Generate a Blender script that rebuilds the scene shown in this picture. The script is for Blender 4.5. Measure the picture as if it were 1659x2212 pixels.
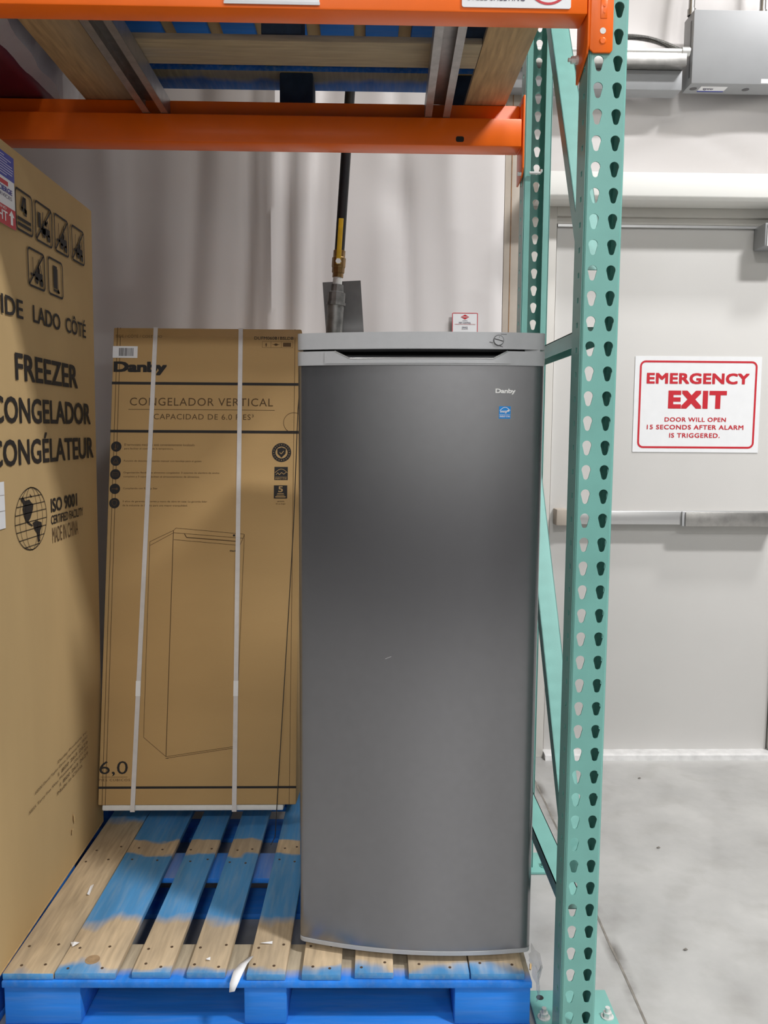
import bpy, bmesh, math, random
from mathutils import Vector, Matrix
random.seed(7)
R = math.radians
scene = bpy.context.scene
for o in list(bpy.data.objects):
    bpy.data.objects.remove(o, do_unlink=True)
col = scene.collection

# ------------------------------------------------------------------ camera
FPX, PITCH, YAW, ROLL, CAMZ = 1770.0, R(5.72), 0.0227, 0.0066, 1.39
fwd = Vector((math.sin(YAW)*math.cos(PITCH), math.cos(YAW)*math.cos(PITCH), -math.sin(PITCH)))
r0 = Vector((math.cos(YAW), -math.sin(YAW), 0)); u0 = r0.cross(fwd)
rgt = r0*math.cos(ROLL) + u0*math.sin(ROLL); upv = rgt.cross(fwd)
cd = bpy.data.cameras.new('camera'); cam = bpy.data.objects.new('camera', cd); col.objects.link(cam)
cd.sensor_fit = 'HORIZONTAL'; cd.sensor_width = 36.0; cd.lens = 36.0*FPX/1659.0
cd.clip_start = 0.05; cd.clip_end = 100
cam.matrix_world = Matrix(((rgt.x, upv.x, -fwd.x, 0), (rgt.y, upv.y, -fwd.y, 0), (rgt.z, upv.z, -fwd.z, CAMZ), (0, 0, 0, 1)))
scene.camera = cam

# ------------------------------------------------------------------ world, lamps, exposure
w = bpy.data.worlds.new('hall'); scene.world = w; w.use_nodes = True
w.node_tree.nodes['Background'].inputs[0].default_value = (0.95, 0.98, 1.0, 1)
w.node_tree.nodes['Background'].inputs[1].default_value = 0.05
def high_bay_or_added(x, y, z, power, sx=1.2, sy=0.5):
    l = bpy.data.lights.new('high_bay_or_added_light', 'AREA'); l.shape = 'RECTANGLE'; l.size = sx; l.size_y = sy
    l.energy = power; l.color = (1.0, 0.99, 0.985)
    o = bpy.data.objects.new('high_bay_or_added_light', l); col.objects.link(o); o.location = (x, y, z)
    return o
for lx, ly, lp in ((4.0, -0.8, 490), (3.2, 1.5, 230), (4.2, -6.0, 110), (-2.6, -1.6, 90), (0.5, -7.6, 380)):  # last lamp is added to brighten the far wall for the freezer's reflection
    high_bay_or_added(lx, ly, 7.0, lp)
vs = scene.view_settings
vs.view_transform = 'Standard'; vs.look = 'None'; vs.exposure = 0.12; vs.gamma = 1.0; vs.use_curve_mapping = False

# ------------------------------------------------------------------ materials
MATS = {}
def srgb(r, g, b):
    f = lambda c: (c/255/12.92) if c/255 <= 0.04045 else ((c/255+0.055)/1.055)**2.4
    return (f(r), f(g), f(b))
def nodes(name):
    m = bpy.data.materials.new(name); m.use_nodes = True
    nt = m.node_tree; return m, nt, nt.nodes['Principled BSDF']
def mat(name, c, rough=0.5, metal=0.0, var=0.0, scale=20, bump=0.0, bscale=200, coat=0.0, stretch=(1, 1, 1), alpha=None, trans=0.0, spec=0.5):
    m, nt, p = nodes(name)
    p.inputs['Base Color'].default_value = (*c, 1); p.inputs['Roughness'].default_value = rough
    p.inputs['Metallic'].default_value = metal; p.inputs['Coat Weight'].default_value = coat
    p.inputs['Coat Roughness'].default_value = 0.15; p.inputs['Specular IOR Level'].default_value = spec
    p.inputs['Transmission Weight'].default_value = trans
    if alpha is not None: p.inputs['Alpha'].default_value = alpha
    if var or bump:
        tc = nt.nodes.new('ShaderNodeTexCoord'); mp = nt.nodes.new('ShaderNodeMapping')
        mp.inputs['Scale'].default_value = stretch
        nt.links.new(tc.outputs['Object'], mp.inputs['Vector'])
    if var:
        n = nt.nodes.new('ShaderNodeTexNoise'); n.inputs['Scale'].default_value = scale; n.inputs['Detail'].default_value = 6
        nt.links.new(mp.outputs[0], n.inputs['Vector'])
        mr = nt.nodes.new('ShaderNodeMapRange'); mr.inputs[1].default_value = 0.3; mr.inputs[2].default_value = 0.7
        mr.inputs[3].default_value = 1-var; mr.inputs[4].default_value = 1+var
        nt.links.new(n.outputs[0], mr.inputs[0])
        mx = nt.nodes.new('ShaderNodeVectorMath'); mx.operation = 'SCALE'; mx.inputs[0].default_value = c
        nt.links.new(mr.outputs[0], mx.inputs['Scale']); nt.links.new(mx.outputs[0], p.inputs['Base Color'])
    if bump:
        n2 = nt.nodes.new('ShaderNodeTexNoise'); n2.inputs['Scale'].default_value = bscale; n2.inputs['Detail'].default_value = 4
        nt.links.new(mp.outputs[0], n2.inputs['Vector'])
        b = nt.nodes.new('ShaderNodeBump'); b.inputs['Strength'].default_value = bump; b.inputs['Distance'].default_value = 0.002
        nt.links.new(n2.outputs[0], b.inputs['Height']); nt.links.new(b.outputs[0], p.inputs['Normal'])
    MATS[name] = m; return m
M_orange = mat('orange_enamel', srgb(240, 106, 14), 0.34, 0, 0.05, 8, 0.04, 300, coat=0.08, spec=0.35)
M_teal = mat('teal_enamel', srgb(114, 172, 163), 0.38, 0, 0.06, 12, 0.05, 350, coat=0.2)
M_galv = mat('galvanised_steel', srgb(170, 168, 165), 0.38, 0.85, 0.15, 30, 0.05, 200)
M_zinc = mat('zinc_bolt', srgb(222, 222, 220), 0.3, 0.5)
M_card = mat('cardboard', srgb(192, 164, 118), 0.85, 0, 0.06, 5, 0.10, 400, stretch=(1, 1, 0.25), spec=0.2)
M_card2 = mat('cardboard_tan', srgb(188, 155, 106), 0.8, 0, 0.06, 5, 0.10, 400, stretch=(0.3, 1, 1), spec=0.25)
M_cardedge = mat('cardboard_edge', srgb(196, 165, 115), 0.9, 0, 0.15, 60)
M_ink = mat('black_ink', (0.012, 0.010, 0.010), 0.7)
M_inkfade = mat('faded_ink', srgb(88, 66, 42), 0.8)
M_inkthin = mat('brown_ink', srgb(92, 68, 40), 0.8)
M_white = mat('white_print', srgb(238, 238, 238), 0.55)
M_paper = mat('white_paper', srgb(232, 233, 235), 0.7, 0, 0.02, 20)
M_red = mat('red_print', srgb(196, 28, 44), 0.5)
M_redlab = mat('red_label', srgb(190, 30, 45), 0.45)
M_bluelab = mat('blue_label', srgb(45, 60, 160), 0.45)
M_bluetxt = mat('blue_print', srgb(60, 62, 150), 0.5)
M_pinktxt = mat('pale_print', srgb(205, 205, 225), 0.6)
M_dktxt = mat('violet_grey_print', srgb(92, 86, 110), 0.5)
M_freezer = mat('silver_lacquer', srgb(140, 140, 143), 0.25, 0.85, 0.03, 60, 0.05, 900)
M_trim = mat('grey_plastic', srgb(172, 173, 175), 0.45, 0.0, 0.02, 60, 0.08, 600)
M_body = mat('dark_grey_cabinet', srgb(78, 79, 83), 0.45, 0.3, 0.03, 40)
M_gasket = mat('black_rubber', (0.010, 0.010, 0.011), 0.6)
M_chrome = mat('bright_chrome', srgb(235, 235, 235), 0.2, 0.9)
M_estar = mat('sky_blue_sticker', srgb(10, 140, 222), 0.4)
M_foam = mat('white_foam', srgb(225, 225, 222), 0.8, 0, 0.03, 60, 0.2, 200)
M_strap = mat('white_strap', srgb(212, 208, 206), 0.4, 0, 0.05, 40)
M_tape = mat('clear_tape', srgb(176, 142, 92), 0.25, 0, 0.05, 20)
M_vinyl = mat('white_vinyl', srgb(214, 210, 209), 0.42, 0, 0.03, 3, 0.08, 60)
M_door = mat('beige_door_paint', srgb(202, 200, 197), 0.48, 0, 0.02, 3, 0.03, 300)
M_frame = mat('beige_frame_paint', srgb(202, 199, 193), 0.45, 0, 0.03, 4)
M_jamb = mat('taupe_steel', srgb(172, 162, 150), 0.5, 0, 0.08, 10)
M_rust = mat('rust_line', srgb(140, 100, 60), 0.8, 0, 0.3, 30)
M_thresh = mat('worn_white_threshold', srgb(214, 213, 212), 0.4, 0.2, 0.12, 25)
M_girt = mat('white_girt', srgb(236, 236, 232), 0.4)
M_alu = mat('brushed_aluminium', srgb(200, 200, 200), 0.35, 0.8, 0.05, 60, stretch=(0.05, 1, 1))
M_elec = mat('grey_enclosure', srgb(158, 160, 163), 0.45, 0, 0.03, 10, 0.04, 300)
M_eleclt = mat('pale_enclosure', srgb(205, 206, 208), 0.45, 0, 0.03, 10)
M_black = mat('black_pipe_paint', (0.014, 0.014, 0.015), 0.45, 0, 0.2, 60, 0.1, 300)
M_brass = mat('aged_brass', srgb(150, 120, 76), 0.4, 0.75, 0.2, 60, 0.1, 200)
M_yellow = mat('yellow_vinyl', srgb(214, 170, 20), 0.5, 0, 0.1, 40)
M_iron = mat('galvanised_fitting', srgb(140, 140, 138), 0.45, 0.7, 0.25, 40, 0.2, 150)
M_plate = mat('dull_steel_plate', srgb(110, 110, 110), 0.5, 0.6, 0.15, 12)
M_maroon = mat('maroon_wrap', srgb(96, 22, 44), 0.5, 0, 0.25, 10)
M_film = mat('stretch_film', srgb(222, 222, 228), 0.22, 0, 0.05, 12, 0.5, 40, alpha=0.55)
M_film2 = mat('thin_clear_film', srgb(225, 226, 230), 0.2, 0, 0.05, 12, 0.5, 40, alpha=0.35)
M_cord = mat('black_cord', (0.02, 0.018, 0.016), 0.6)
M_dknob = mat('knob_ring', srgb(96, 96, 98), 0.5)
M_aisle = mat('dark_merchandise', srgb(66, 64, 68), 0.6, 0, 0.4, 2)
M_joint = mat('dark_joint', srgb(120, 115, 108), 0.9, 0, 0.3, 30)

def mat_floor():
    m, nt, p = nodes('polished_concrete'); L = nt.links.new
    tc = nt.nodes.new('ShaderNodeTexCoord')
    n1 = nt.nodes.new('ShaderNodeTexNoise'); n1.inputs['Scale'].default_value = 2.2; n1.inputs['Detail'].default_value = 8; n1.inputs['Roughness'].default_value = 0.62
    n2 = nt.nodes.new('ShaderNodeTexNoise'); n2.inputs['Scale'].default_value = 9; n2.inputs['Detail'].default_value = 8
    L(tc.outputs['Object'], n1.inputs['Vector']); L(tc.outputs['Object'], n2.inputs['Vector'])
    r1 = nt.nodes.new('ShaderNodeValToRGB'); e = r1.color_ramp.elements
    e[0].position = 0.32; e[0].color = (*srgb(150, 149, 147), 1); e[1].position = 0.68; e[1].color = (*srgb(178, 177, 174), 1)
    r2 = nt.nodes.new('ShaderNodeValToRGB'); e = r2.color_ramp.elements
    e[0].position = 0.30; e[0].color = (0.78, 0.77, 0.75, 1); e[1].position = 0.50; e[1].color = (1, 1, 1, 1)
    L(n1.outputs[0], r1.inputs[0]); L(n2.outputs[0], r2.inputs[0])
    mx = nt.nodes.new('ShaderNodeMixRGB'); mx.blend_type = 'MULTIPLY'; mx.inputs[0].default_value = 0.55
    L(r1.outputs[0], mx.inputs[1]); L(r2.outputs[0], mx.inputs[2]); L(mx.outputs[0], p.inputs['Base Color'])
    sp = nt.nodes.new('ShaderNodeSeparateXYZ'); L(tc.outputs['Object'], sp.inputs[0])
    sx = nt.nodes.new('ShaderNodeMath'); sx.operation = 'MULTIPLY_ADD'; sx.inputs[1].default_value = -0.010; sx.inputs[2].default_value = 0.0; L(sp.outputs['Y'], sx.inputs[0])
    sa = nt.nodes.new('ShaderNodeMath'); sa.operation = 'ADD'; L(sp.outputs['X'], sa.inputs[0]); L(sx.outputs[0], sa.inputs[1])
    sb = nt.nodes.new('ShaderNodeMath'); sb.operation = 'SUBTRACT'; sb.inputs[1].default_value = 0.652; L(sa.outputs[0], sb.inputs[0])
    sc = nt.nodes.new('ShaderNodeMath'); sc.operation = 'ABSOLUTE'; L(sb.outputs[0], sc.inputs[0])
    sm_ = nt.nodes.new('ShaderNodeMapRange'); sm_.inputs[1].default_value = 0.0; sm_.inputs[2].default_value = 0.028; sm_.inputs[3].default_value = 1.0; sm_.inputs[4].default_value = 0.0; L(sc.outputs[0], sm_.inputs[0])
    nz = nt.nodes.new('ShaderNodeMapRange'); nz.inputs[1].default_value = 0.42; nz.inputs[2].default_value = 0.62; L(n2.outputs[0], nz.inputs[0])
    smk = nt.nodes.new('ShaderNodeMath'); smk.operation = 'MULTIPLY'; L(sm_.outputs[0], smk.inputs[0]); L(nz.outputs[0], smk.inputs[1])
    dk = nt.nodes.new('ShaderNodeMixRGB'); dk.inputs[2].default_value = (*srgb(92, 88, 82), 1); L(smk.outputs[0], dk.inputs[0]); L(mx.outputs[0], dk.inputs[1]); L(dk.outputs[0], p.inputs['Base Color'])
    mr = nt.nodes.new('ShaderNodeMapRange'); mr.inputs[3].default_value = 0.28; mr.inputs[4].default_value = 0.55
    L(n2.outputs[0], mr.inputs[0]); L(mr.outputs[0], p.inputs['Roughness'])
    return m
M_floor = mat_floor()

def mat_wood(name, bands, blue, bare=srgb(194, 172, 140), edge=0.03, seed=0.0, grain_axis='y', chalk=0.25):
    """blue pallet paint worn through to bare wood; bands = list of (position along the board in m, bare amount)"""
    m, nt, p = nodes(name); L = nt.links.new; N = nt.nodes.new
    tc = N('ShaderNodeTexCoord'); sep = N('ShaderNodeSeparateXYZ'); L(tc.outputs['Object'], sep.inputs[0])
    mp = N('ShaderNodeMapping'); mp.inputs['Location'].default_value = (seed, seed*1.7, 0)
    mp.inputs['Scale'].default_value = (1, 0.10, 1) if grain_axis == 'y' else (0.10, 1, 1)
    L(tc.outputs['Object'], mp.inputs['Vector'])
    n = N('ShaderNodeTexNoise'); n.inputs['Scale'].default_value = 14; n.inputs['Detail'].default_value = 8; L(mp.outputs[0], n.inputs['Vector'])
    n2 = N('ShaderNodeTexNoise'); n2.inputs['Scale'].default_value = 90; n2.inputs['Detail'].default_value = 6; L(mp.outputs[0], n2.inputs['Vector'])
    n3 = N('ShaderNodeTexNoise'); n3.inputs['Scale'].default_value = 7; n3.inputs['Detail'].default_value = 3; L(tc.outputs['Object'], n3.inputs['Vector'])
    # wobble the coordinate along the board
    a = N('ShaderNodeMath'); a.operation = 'MULTIPLY_ADD'; a.inputs[1].default_value = edge*4; 
    L(n3.outputs[0], a.inputs[0])
    s = N('ShaderNodeMath'); s.operation = 'SUBTRACT'; L(sep.outputs['Y' if grain_axis == 'y' else 'X'], s.inputs[0]); s.inputs[1].default_value = edge*2
    L(s.outputs[0], a.inputs[2])
    dv = N('ShaderNodeMath'); dv.operation = 'DIVIDE'; dv.inputs[1].default_value = 1.3; L(a.outputs[0], dv.inputs[0])
    rp = N('ShaderNodeValToRGB'); el = rp.color_ramp.elements
    while len(el) > 1: el.remove(el[-1])
    el[0].position = max(0, bands[0][0]/1.3); el[0].color = (bands[0][1],)*3 + (1,)
    for q, v in bands[1:]:
        e = el.new(min(1, q/1.3)); e.color = (v, v, v, 1)
    L(dv.outputs[0], rp.inputs[0])
    # threshold with grain noise
    ad = N('ShaderNodeMath'); ad.operation = 'MULTIPLY_ADD'; ad.inputs[1].default_value = 0.9; L(n.outputs[0], ad.inputs[0]); 
    sb = N('ShaderNodeMath'); sb.operation = 'SUBTRACT'; sb.inputs[1].default_value = 0.45; L(rp.outputs[0], sb.inputs[0]); L(sb.outputs[0], ad.inputs[2])
    st = N('ShaderNodeMapRange'); st.inputs[1].default_value = 0.30; st.inputs[2].default_value = 0.72; L(ad.outputs[0], st.inputs[0])
    nsep = N('ShaderNodeSeparateXYZ'); L(tc.outputs['Normal'], nsep.inputs[0])
    ab = N('ShaderNodeMath'); ab.operation = 'ABSOLUTE'; L(nsep.outputs['Y' if grain_axis == 'y' else 'X'], ab.inputs[0])
    lt = N('ShaderNodeMath'); lt.operation = 'LESS_THAN'; lt.inputs[1].default_value = 0.6; L(ab.outputs[0], lt.inputs[0])
    fin = N('ShaderNodeMath'); fin.operation = 'MULTIPLY'; L(st.outputs[0], fin.inputs[0]); L(lt.outputs[0], fin.inputs[1])
    def tinted(c, amt, src):
        mr = N('ShaderNodeMapRange'); mr.inputs[1].default_value = 0.3; mr.inputs[2].default_value = 0.7; mr.inputs[3].default_value = 1-amt; mr.inputs[4].default_value = 1+amt
        L(src.outputs[0], mr.inputs[0])
        v = N('ShaderNodeVectorMath'); v.operation = 'SCALE'; v.inputs[0].default_value = c; L(mr.outputs[0], v.inputs['Scale']); return v
    vb = tinted(bare, 0.22, n2); vl0 = tinted(blue, 0.20, n)
    # chalky worn streaks in the paint
    cs = N('ShaderNodeMapRange'); cs.inputs[1].default_value = 0.45; cs.inputs[2].default_value = 0.75; cs.inputs[4].default_value = chalk
    L(n2.outputs[0], cs.inputs[0])
    vl = N('ShaderNodeMixRGB'); L(cs.outputs[0], vl.inputs[0]); L(vl0.outputs[0], vl.inputs[1]); vl.inputs[2].default_value = (*srgb(168, 178, 180), 1)
    n4 = N('ShaderNodeTexNoise'); n4.inputs['Scale'].default_value = 5; n4.inputs['Detail'].default_value = 5; L(mp.outputs[0], n4.inputs['Vector'])
    gs = N('ShaderNodeMapRange'); gs.inputs[1].default_value = 0.45; gs.inputs[2].default_value = 0.65; gs.inputs[4].default_value = 0.55; L(n4.outputs[0], gs.inputs[0])
    vg = N('ShaderNodeMixRGB'); L(gs.outputs[0], vg.inputs[0]); L(vb.outputs[0], vg.inputs[1]); vg.inputs[2].default_value = (*srgb(150, 138, 120), 1)
    mx = N('ShaderNodeMixRGB'); L(fin.outputs[0], mx.inputs[0]); L(vl.outputs[0], mx.inputs[1]); L(vg.outputs[0], mx.inputs[2])
    L(mx.outputs[0], p.inputs['Base Color']); p.inputs['Roughness'].default_value = 0.75
    b = N('ShaderNodeBump'); b.inputs['Strength'].default_value = 0.35; b.inputs['Distance'].default_value = 0.002
    L(n2.outputs[0], b.inputs['Height']); L(b.outputs[0], p.inputs['Normal'])
    return m
BLUE = srgb(30, 124, 220); BLUEW = srgb(74, 142, 196)
deck_bands = [(0.0, 0.30), (0.02, 0.42), (0.045, 0.85), (0.16, 0.92), (0.20, 0.60), (0.24, 0.22), (0.50, 0.14), (0.535, 0.25), (0.555, 0.95), (0.61, 0.95), (0.63, 0.20), (1.0, 0.10)]
M_deck = [mat_wood('worn_blue_deck', deck_bands, BLUEW, seed=i*3.1) for i in range(3)]
M_deckbare = mat_wood('bare_grey_deck', [(0, 0.6), (0.05, 0.95), (0.7, 1.0), (0.78, 0.1)], BLUEW, bare=srgb(178, 158, 128), seed=9.3)
M_string = mat_wood('worn_blue_stringer', [(0, 0.05), (0.012, 0.2), (0.04, 0.5), (0.06, 0.85), (0.16, 0.85), (0.40, 0.45), (0.60, 0.4), (0.8, 0.1)], BLUE, edge=0.01, seed=1.2, bare=srgb(172, 160, 138), chalk=0.10)
M_blue = mat_wood('blue_pallet_paint', [(0, 0.06), (1.2, 0.08)], BLUE, seed=2.0, grain_axis='x', chalk=0.08)
M_bluemid = mat_wood('scuffed_blue_paint', [(0, 0.16), (1.2, 0.16)], BLUE, seed=5.0, grain_axis='x', chalk=0.10)
M_oldwood = mat_wood('weathered_bare_wood', [(0, 0.8), (1.2, 0.8)], srgb(40, 84, 140), bare=srgb(158, 140, 110), seed=4.0, grain_axis='x')
M_oldwoody = mat_wood('weathered_bare_board', [(0, 0.9), (1.2, 0.9)], srgb(40, 84, 140), bare=srgb(172, 142, 102), seed=6.0)
M_halfblue = mat_wood('half_blue_wood', [(0, 0.85), (0.915, 0.85), (0.955, 0.35), (0.975, 0.1)], srgb(30, 100, 170), bare=srgb(160, 146, 108), seed=8.0, edge=0.008)
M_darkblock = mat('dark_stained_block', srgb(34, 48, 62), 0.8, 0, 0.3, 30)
M_knot = mat('wood_knot', srgb(158, 132, 100), 0.8, 0, 0.2, 80)
M_nail = mat('nail_head', srgb(92, 74, 58), 0.6, 0.3)

# ------------------------------------------------------------------ helpers
def put(o, parent=None):
    col.objects.link(o)
    if parent is not None: o.parent = parent
    return o
def tag(o, label=None, cat=None, group=None, kind=None):
    if label: o['label'] = label
    if cat: o['category'] = cat
    if group: o['group'] = group
    if kind: o['kind'] = kind
    return o
def thing(name, label, cat, loc=(0, 0, 0), rot=(0, 0, 0), group=None):
    o = bpy.data.objects.new(name, None); o.empty_display_size = 0.05
    o.location = loc; o.rotation_euler = rot; put(o); return tag(o, label, cat, group)
class MB:
    def __init__(self): self.v = []; self.f = []
    def add(self, vs_, fs_):
        n = len(self.v); self.v += [tuple(p) for p in vs_]; self.f += [tuple(i+n for i in q) for q in fs_]; return self
    def box(self, x0, x1, y0, y1, z0, z1):
        return self.add([(x0,y0,z0),(x1,y0,z0),(x1,y1,z0),(x0,y1,z0),(x0,y0,z1),(x1,y0,z1),(x1,y1,z1),(x0,y1,z1)],
                 [(0,3,2,1),(4,5,6,7),(0,1,5,4),(1,2,6,5),(2,3,7,6),(3,0,4,7)])
    def prism(self, poly, axis, a, b):
        """extrude a 2-D polygon along axis from a to b; poly in the other two axes (in xyz order)"""
        def p3(q, t):
            return {'x': (t, q[0], q[1]), 'y': (q[0], t, q[1]), 'z': (q[0], q[1], t)}[axis]
        n = len(poly); vs_ = [p3(q, a) for q in poly] + [p3(q, b) for q in poly]
        fs_ = [tuple(range(n-1, -1, -1)), tuple(range(n, 2*n))] + [(i, (i+1) % n, n+(i+1) % n, n+i) for i in range(n)]
        return self.add(vs_, fs_)
    def tube(self, pts, r, n=12, caps=True):
        pts = [Vector(p) for p in pts]; rr = r if isinstance(r, (list, tuple)) else [r]*len(pts)
        vs_ = []; prev = None
        for i, p in enumerate(pts):
            t = (pts[min(i+1, len(pts)-1)] - pts[max(i-1, 0)]).normalized()
            if prev is None:
                a = Vector((0, 0, 1)) if abs(t.z) < 0.9 else Vector((1, 0, 0))
                e1 = t.cross(a).normalized()
            else:
                e1 = (prev - t*prev.dot(t)).normalized()
            prev = e1; e2 = t.cross(e1)
            vs_ += [p + (e1*math.cos(2*math.pi*k/n) + e2*math.sin(2*math.pi*k/n))*rr[i] for k in range(n)]
        fs_ = []
        for i in range(len(pts)-1):
            fs_ += [(i*n+k, i*n+(k+1) % n, (i+1)*n+(k+1) % n, (i+1)*n+k) for k in range(n)]
        if caps:
            fs_ += [tuple(range(n-1, -1, -1)), tuple((len(pts)-1)*n+k for k in range(n))]
        return self.add(vs_, fs_)
    def obox(self, c, ex, ey, ez):
        c, ex, ey, ez = map(Vector, (c, ex, ey, ez))
        vs_ = [c + ex*a + ey*b + ez*d for d in (-1, 1) for a, b in ((-1, -1), (1, -1), (1, 1), (-1, 1))]
        return self.add(vs_, [(0,3,2,1),(4,5,6,7),(0,1,5,4),(1,2,6,5),(2,3,7,6),(3,0,4,7)])
    def build(self, name, m, parent=None, bevel=0.0, seg=2, smooth=False, off=None, angle=35):
        me = bpy.data.meshes.new(name)
        vv = self.v if off is None else [(p[0]-off[0], p[1]-off[1], p[2]-off[2]) for p in self.v]
        me.from_pydata(vv, [], self.f)
        bm = bmesh.new(); bm.from_mesh(me); bmesh.ops.recalc_face_normals(bm, faces=bm.faces)
        if bevel:
            es = [e for e in bm.edges if len(e.link_faces) == 2 and e.calc_face_angle(0) > R(30)]
            bmesh.ops.bevel(bm, geom=es, offset=bevel, segments=seg, affect='EDGES', profile=0.5)
        if smooth or bevel:
            for fa in bm.faces: fa.smooth = True
            for e in bm.edges:
                if len(e.link_faces) == 2 and e.calc_face_angle(0) > R(angle): e.smooth = False
        bm.to_mesh(me); bm.free()
        me.materials.append(m)
        return put(bpy.data.objects.new(name, me), parent)
def box(name, m, parent, x0, x1, y0, y1, z0, z1, bevel=0.0, seg=2):
    return MB().box(x0, x1, y0, y1, z0, z1).build(name, m, parent, bevel, seg)
def struct(name, mb, m, bevel=0.0, smooth=False):
    o = mb.build(name, m, None, bevel, smooth=smooth); o['kind'] = 'structure'; return o

# flat print: a Frame maps (a, b) in metres on a face to 3-D
class Frame:
    def __init__(self, o, u, w_):
        self.o = Vector(o); self.u = Vector(u).normalized(); self.w = Vector(w_).normalized(); self.n = self.u.cross(self.w)
    def p(self, a, b, e=0.0006): return self.o + self.u*a + self.w*b + self.n*e
def flat(name, polys, fr, m, parent, e=0.0006):
    mb = MB()
    for q in polys:
        mb.add([fr.p(a, b, e) for a, b in q], [tuple(range(len(q)))])
    me = bpy.data.meshes.new(name); me.from_pydata(mb.v, [], mb.f); me.materials.append(m)
    return put(bpy.data.objects.new(name, me), parent)
def rect(a0, b0, a1, b1): return [(a0, b0), (a1, b0), (a1, b1), (a0, b1)]
def line(a, b, wd):
    dx, dy = b[0]-a[0], b[1]-a[1]; l = math.hypot(dx, dy) or 1; nx, ny = -dy/l*wd/2, dx/l*wd/2
    return [(a[0]-nx, a[1]-ny), (b[0]-nx, b[1]-ny), (b[0]+nx, b[1]+ny), (a[0]+nx, a[1]+ny)]
def pline(pts, wd, closed=False):
    n = len(pts); return [line(pts[i], pts[(i+1) % n], wd) for i in range(n if closed else n-1)]
def circle(cx, cy, rx, ry=None, n=24):
    ry = ry or rx; return [(cx+rx*math.cos(2*math.pi*k/n), cy+ry*math.sin(2*math.pi*k/n)) for k in range(n)]
def ring(cx, cy, r, wd, ry=None, n=32):
    ry = ry or r; o = circle(cx, cy, r, ry, n); i_ = circle(cx, cy, r-wd, ry-wd, n)
    return [[o[k], o[(k+1) % n], i_[(k+1) % n], i_[k]] for k in range(n)]
def rrect(a0, b0, a1, b1, r, n=5):
    pts = []
    for cx, cy, s in ((a1-r, b0+r, -90), (a1-r, b1-r, 0), (a0+r, b1-r, 90), (a0+r, b0+r, 180)):
        pts += [(cx+r*math.cos(R(s+90*k/n)), cy+r*math.sin(R(s+90*k/n))) for k in range(n+1)]
    return pts
def rring(a0, b0, a1, b1, r, wd):
    o = rrect(a0, b0, a1, b1, r); i_ = rrect(a0+wd, b0+wd, a1-wd, b1-wd, max(r-wd, 0.0005)); n = len(o)
    return [[o[k], o[(k+1) % n], i_[(k+1) % n], i_[k]] for k in range(n)]
dg = None
def text_polys(s, space=1.0, shear=0.0):
    cu = bpy.data.curves.new('t', 'FONT'); cu.body = s; cu.size = 1.0; cu.space_character = space; cu.shear = shear
    cu.resolution_u = 3; cu.fill_mode = 'FRONT'
    o = bpy.data.objects.new('t', cu); col.objects.link(o)
    g = bpy.context.evaluated_depsgraph_get(); me = bpy.data.meshes.new_from_object(o.evaluated_get(g))
    vs_ = [(v.co.x, v.co.y) for v in me.vertices]; fs_ = [tuple(p.vertices) for p in me.polygons]
    bpy.data.objects.remove(o, do_unlink=True); bpy.data.curves.remove(cu); bpy.data.meshes.remove(me)
    return vs_, fs_
def text(name, s, rc, fr, m, parent, bold=0.0, space=1.0, e=0.0006, shear=0.0, keep=False):
    """lettering that fills the rectangle rc = (a0, b0, a1, b1) of the frame"""
    vs_, fs_ = text_polys(s, space, shear)
    if bold > 0:      # heavier weight: the same glyphs struck several times, slightly shifted
        ring_ = [(a_, b_) for a_ in (-1, 0, 1) for b_ in (-1, 0, 1) if (a_, b_) != (0, 0)]
        v1, f1 = list(vs_), list(fs_)
        lay = [0]*len(vs_)
        for q_, (dx, dy) in enumerate(ring_):
            lay += [q_+1]*len(vs_)
            o_ = len(v1); v1 += [(x+dx*bold, y+dy*bold) for x, y in vs_]; f1 += [tuple(i+o_ for i in f) for f in fs_]
        vs_, fs_ = v1, f1
    x0 = min(p[0] for p in vs_); x1 = max(p[0] for p in vs_); y0 = min(p[1] for p in vs_); y1 = max(p[1] for p in vs_)
    a0, b0, a1, b1 = rc
    pts = [fr.p(a0+(x-x0)/(x1-x0)*(a1-a0), b0+(y-y0)/(y1-y0)*(b1-b0), e + (lay[i_]*4e-5 if bold > 0 else 0)) for i_, (x, y) in enumerate(vs_)]
    me = bpy.data.meshes.new(name); me.from_pydata(pts, [], fs_); me.materials.append(m)
    return put(bpy.data.objects.new(name, me), parent)

# ================================================================== THE SETTING
WALLY = 3.36
struct('floor', MB().box(-6, 6, -9, 3.6, -0.05, 0.0), M_floor)
fl = bpy.data.objects['floor']
jb = MB()
random.seed(3)
jx = [(0.672 + 0.012*math.sin(k*0.7)+random.uniform(-0.0015, 0.0015), -1.0+k*0.1) for k in range(44)]
jx = [(0.668+0.010*(y-1.8)+random.uniform(-0.0015, 0.0015), y) for _, y in jx]
for (xa, ya), (xb, yb) in zip(jx, jx[1:]):
    jb.add([(xa-0.003, ya, 0.0008), (xa+0.003, ya, 0.0008), (xb+0.003, yb, 0.0008), (xb-0.003, yb, 0.0008)], [(0, 1, 2, 3)])
jo = jb.build('saw_cut_joint', M_joint, fl); jo['label'] = 'dark saw-cut joint running back across the concrete'

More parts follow.
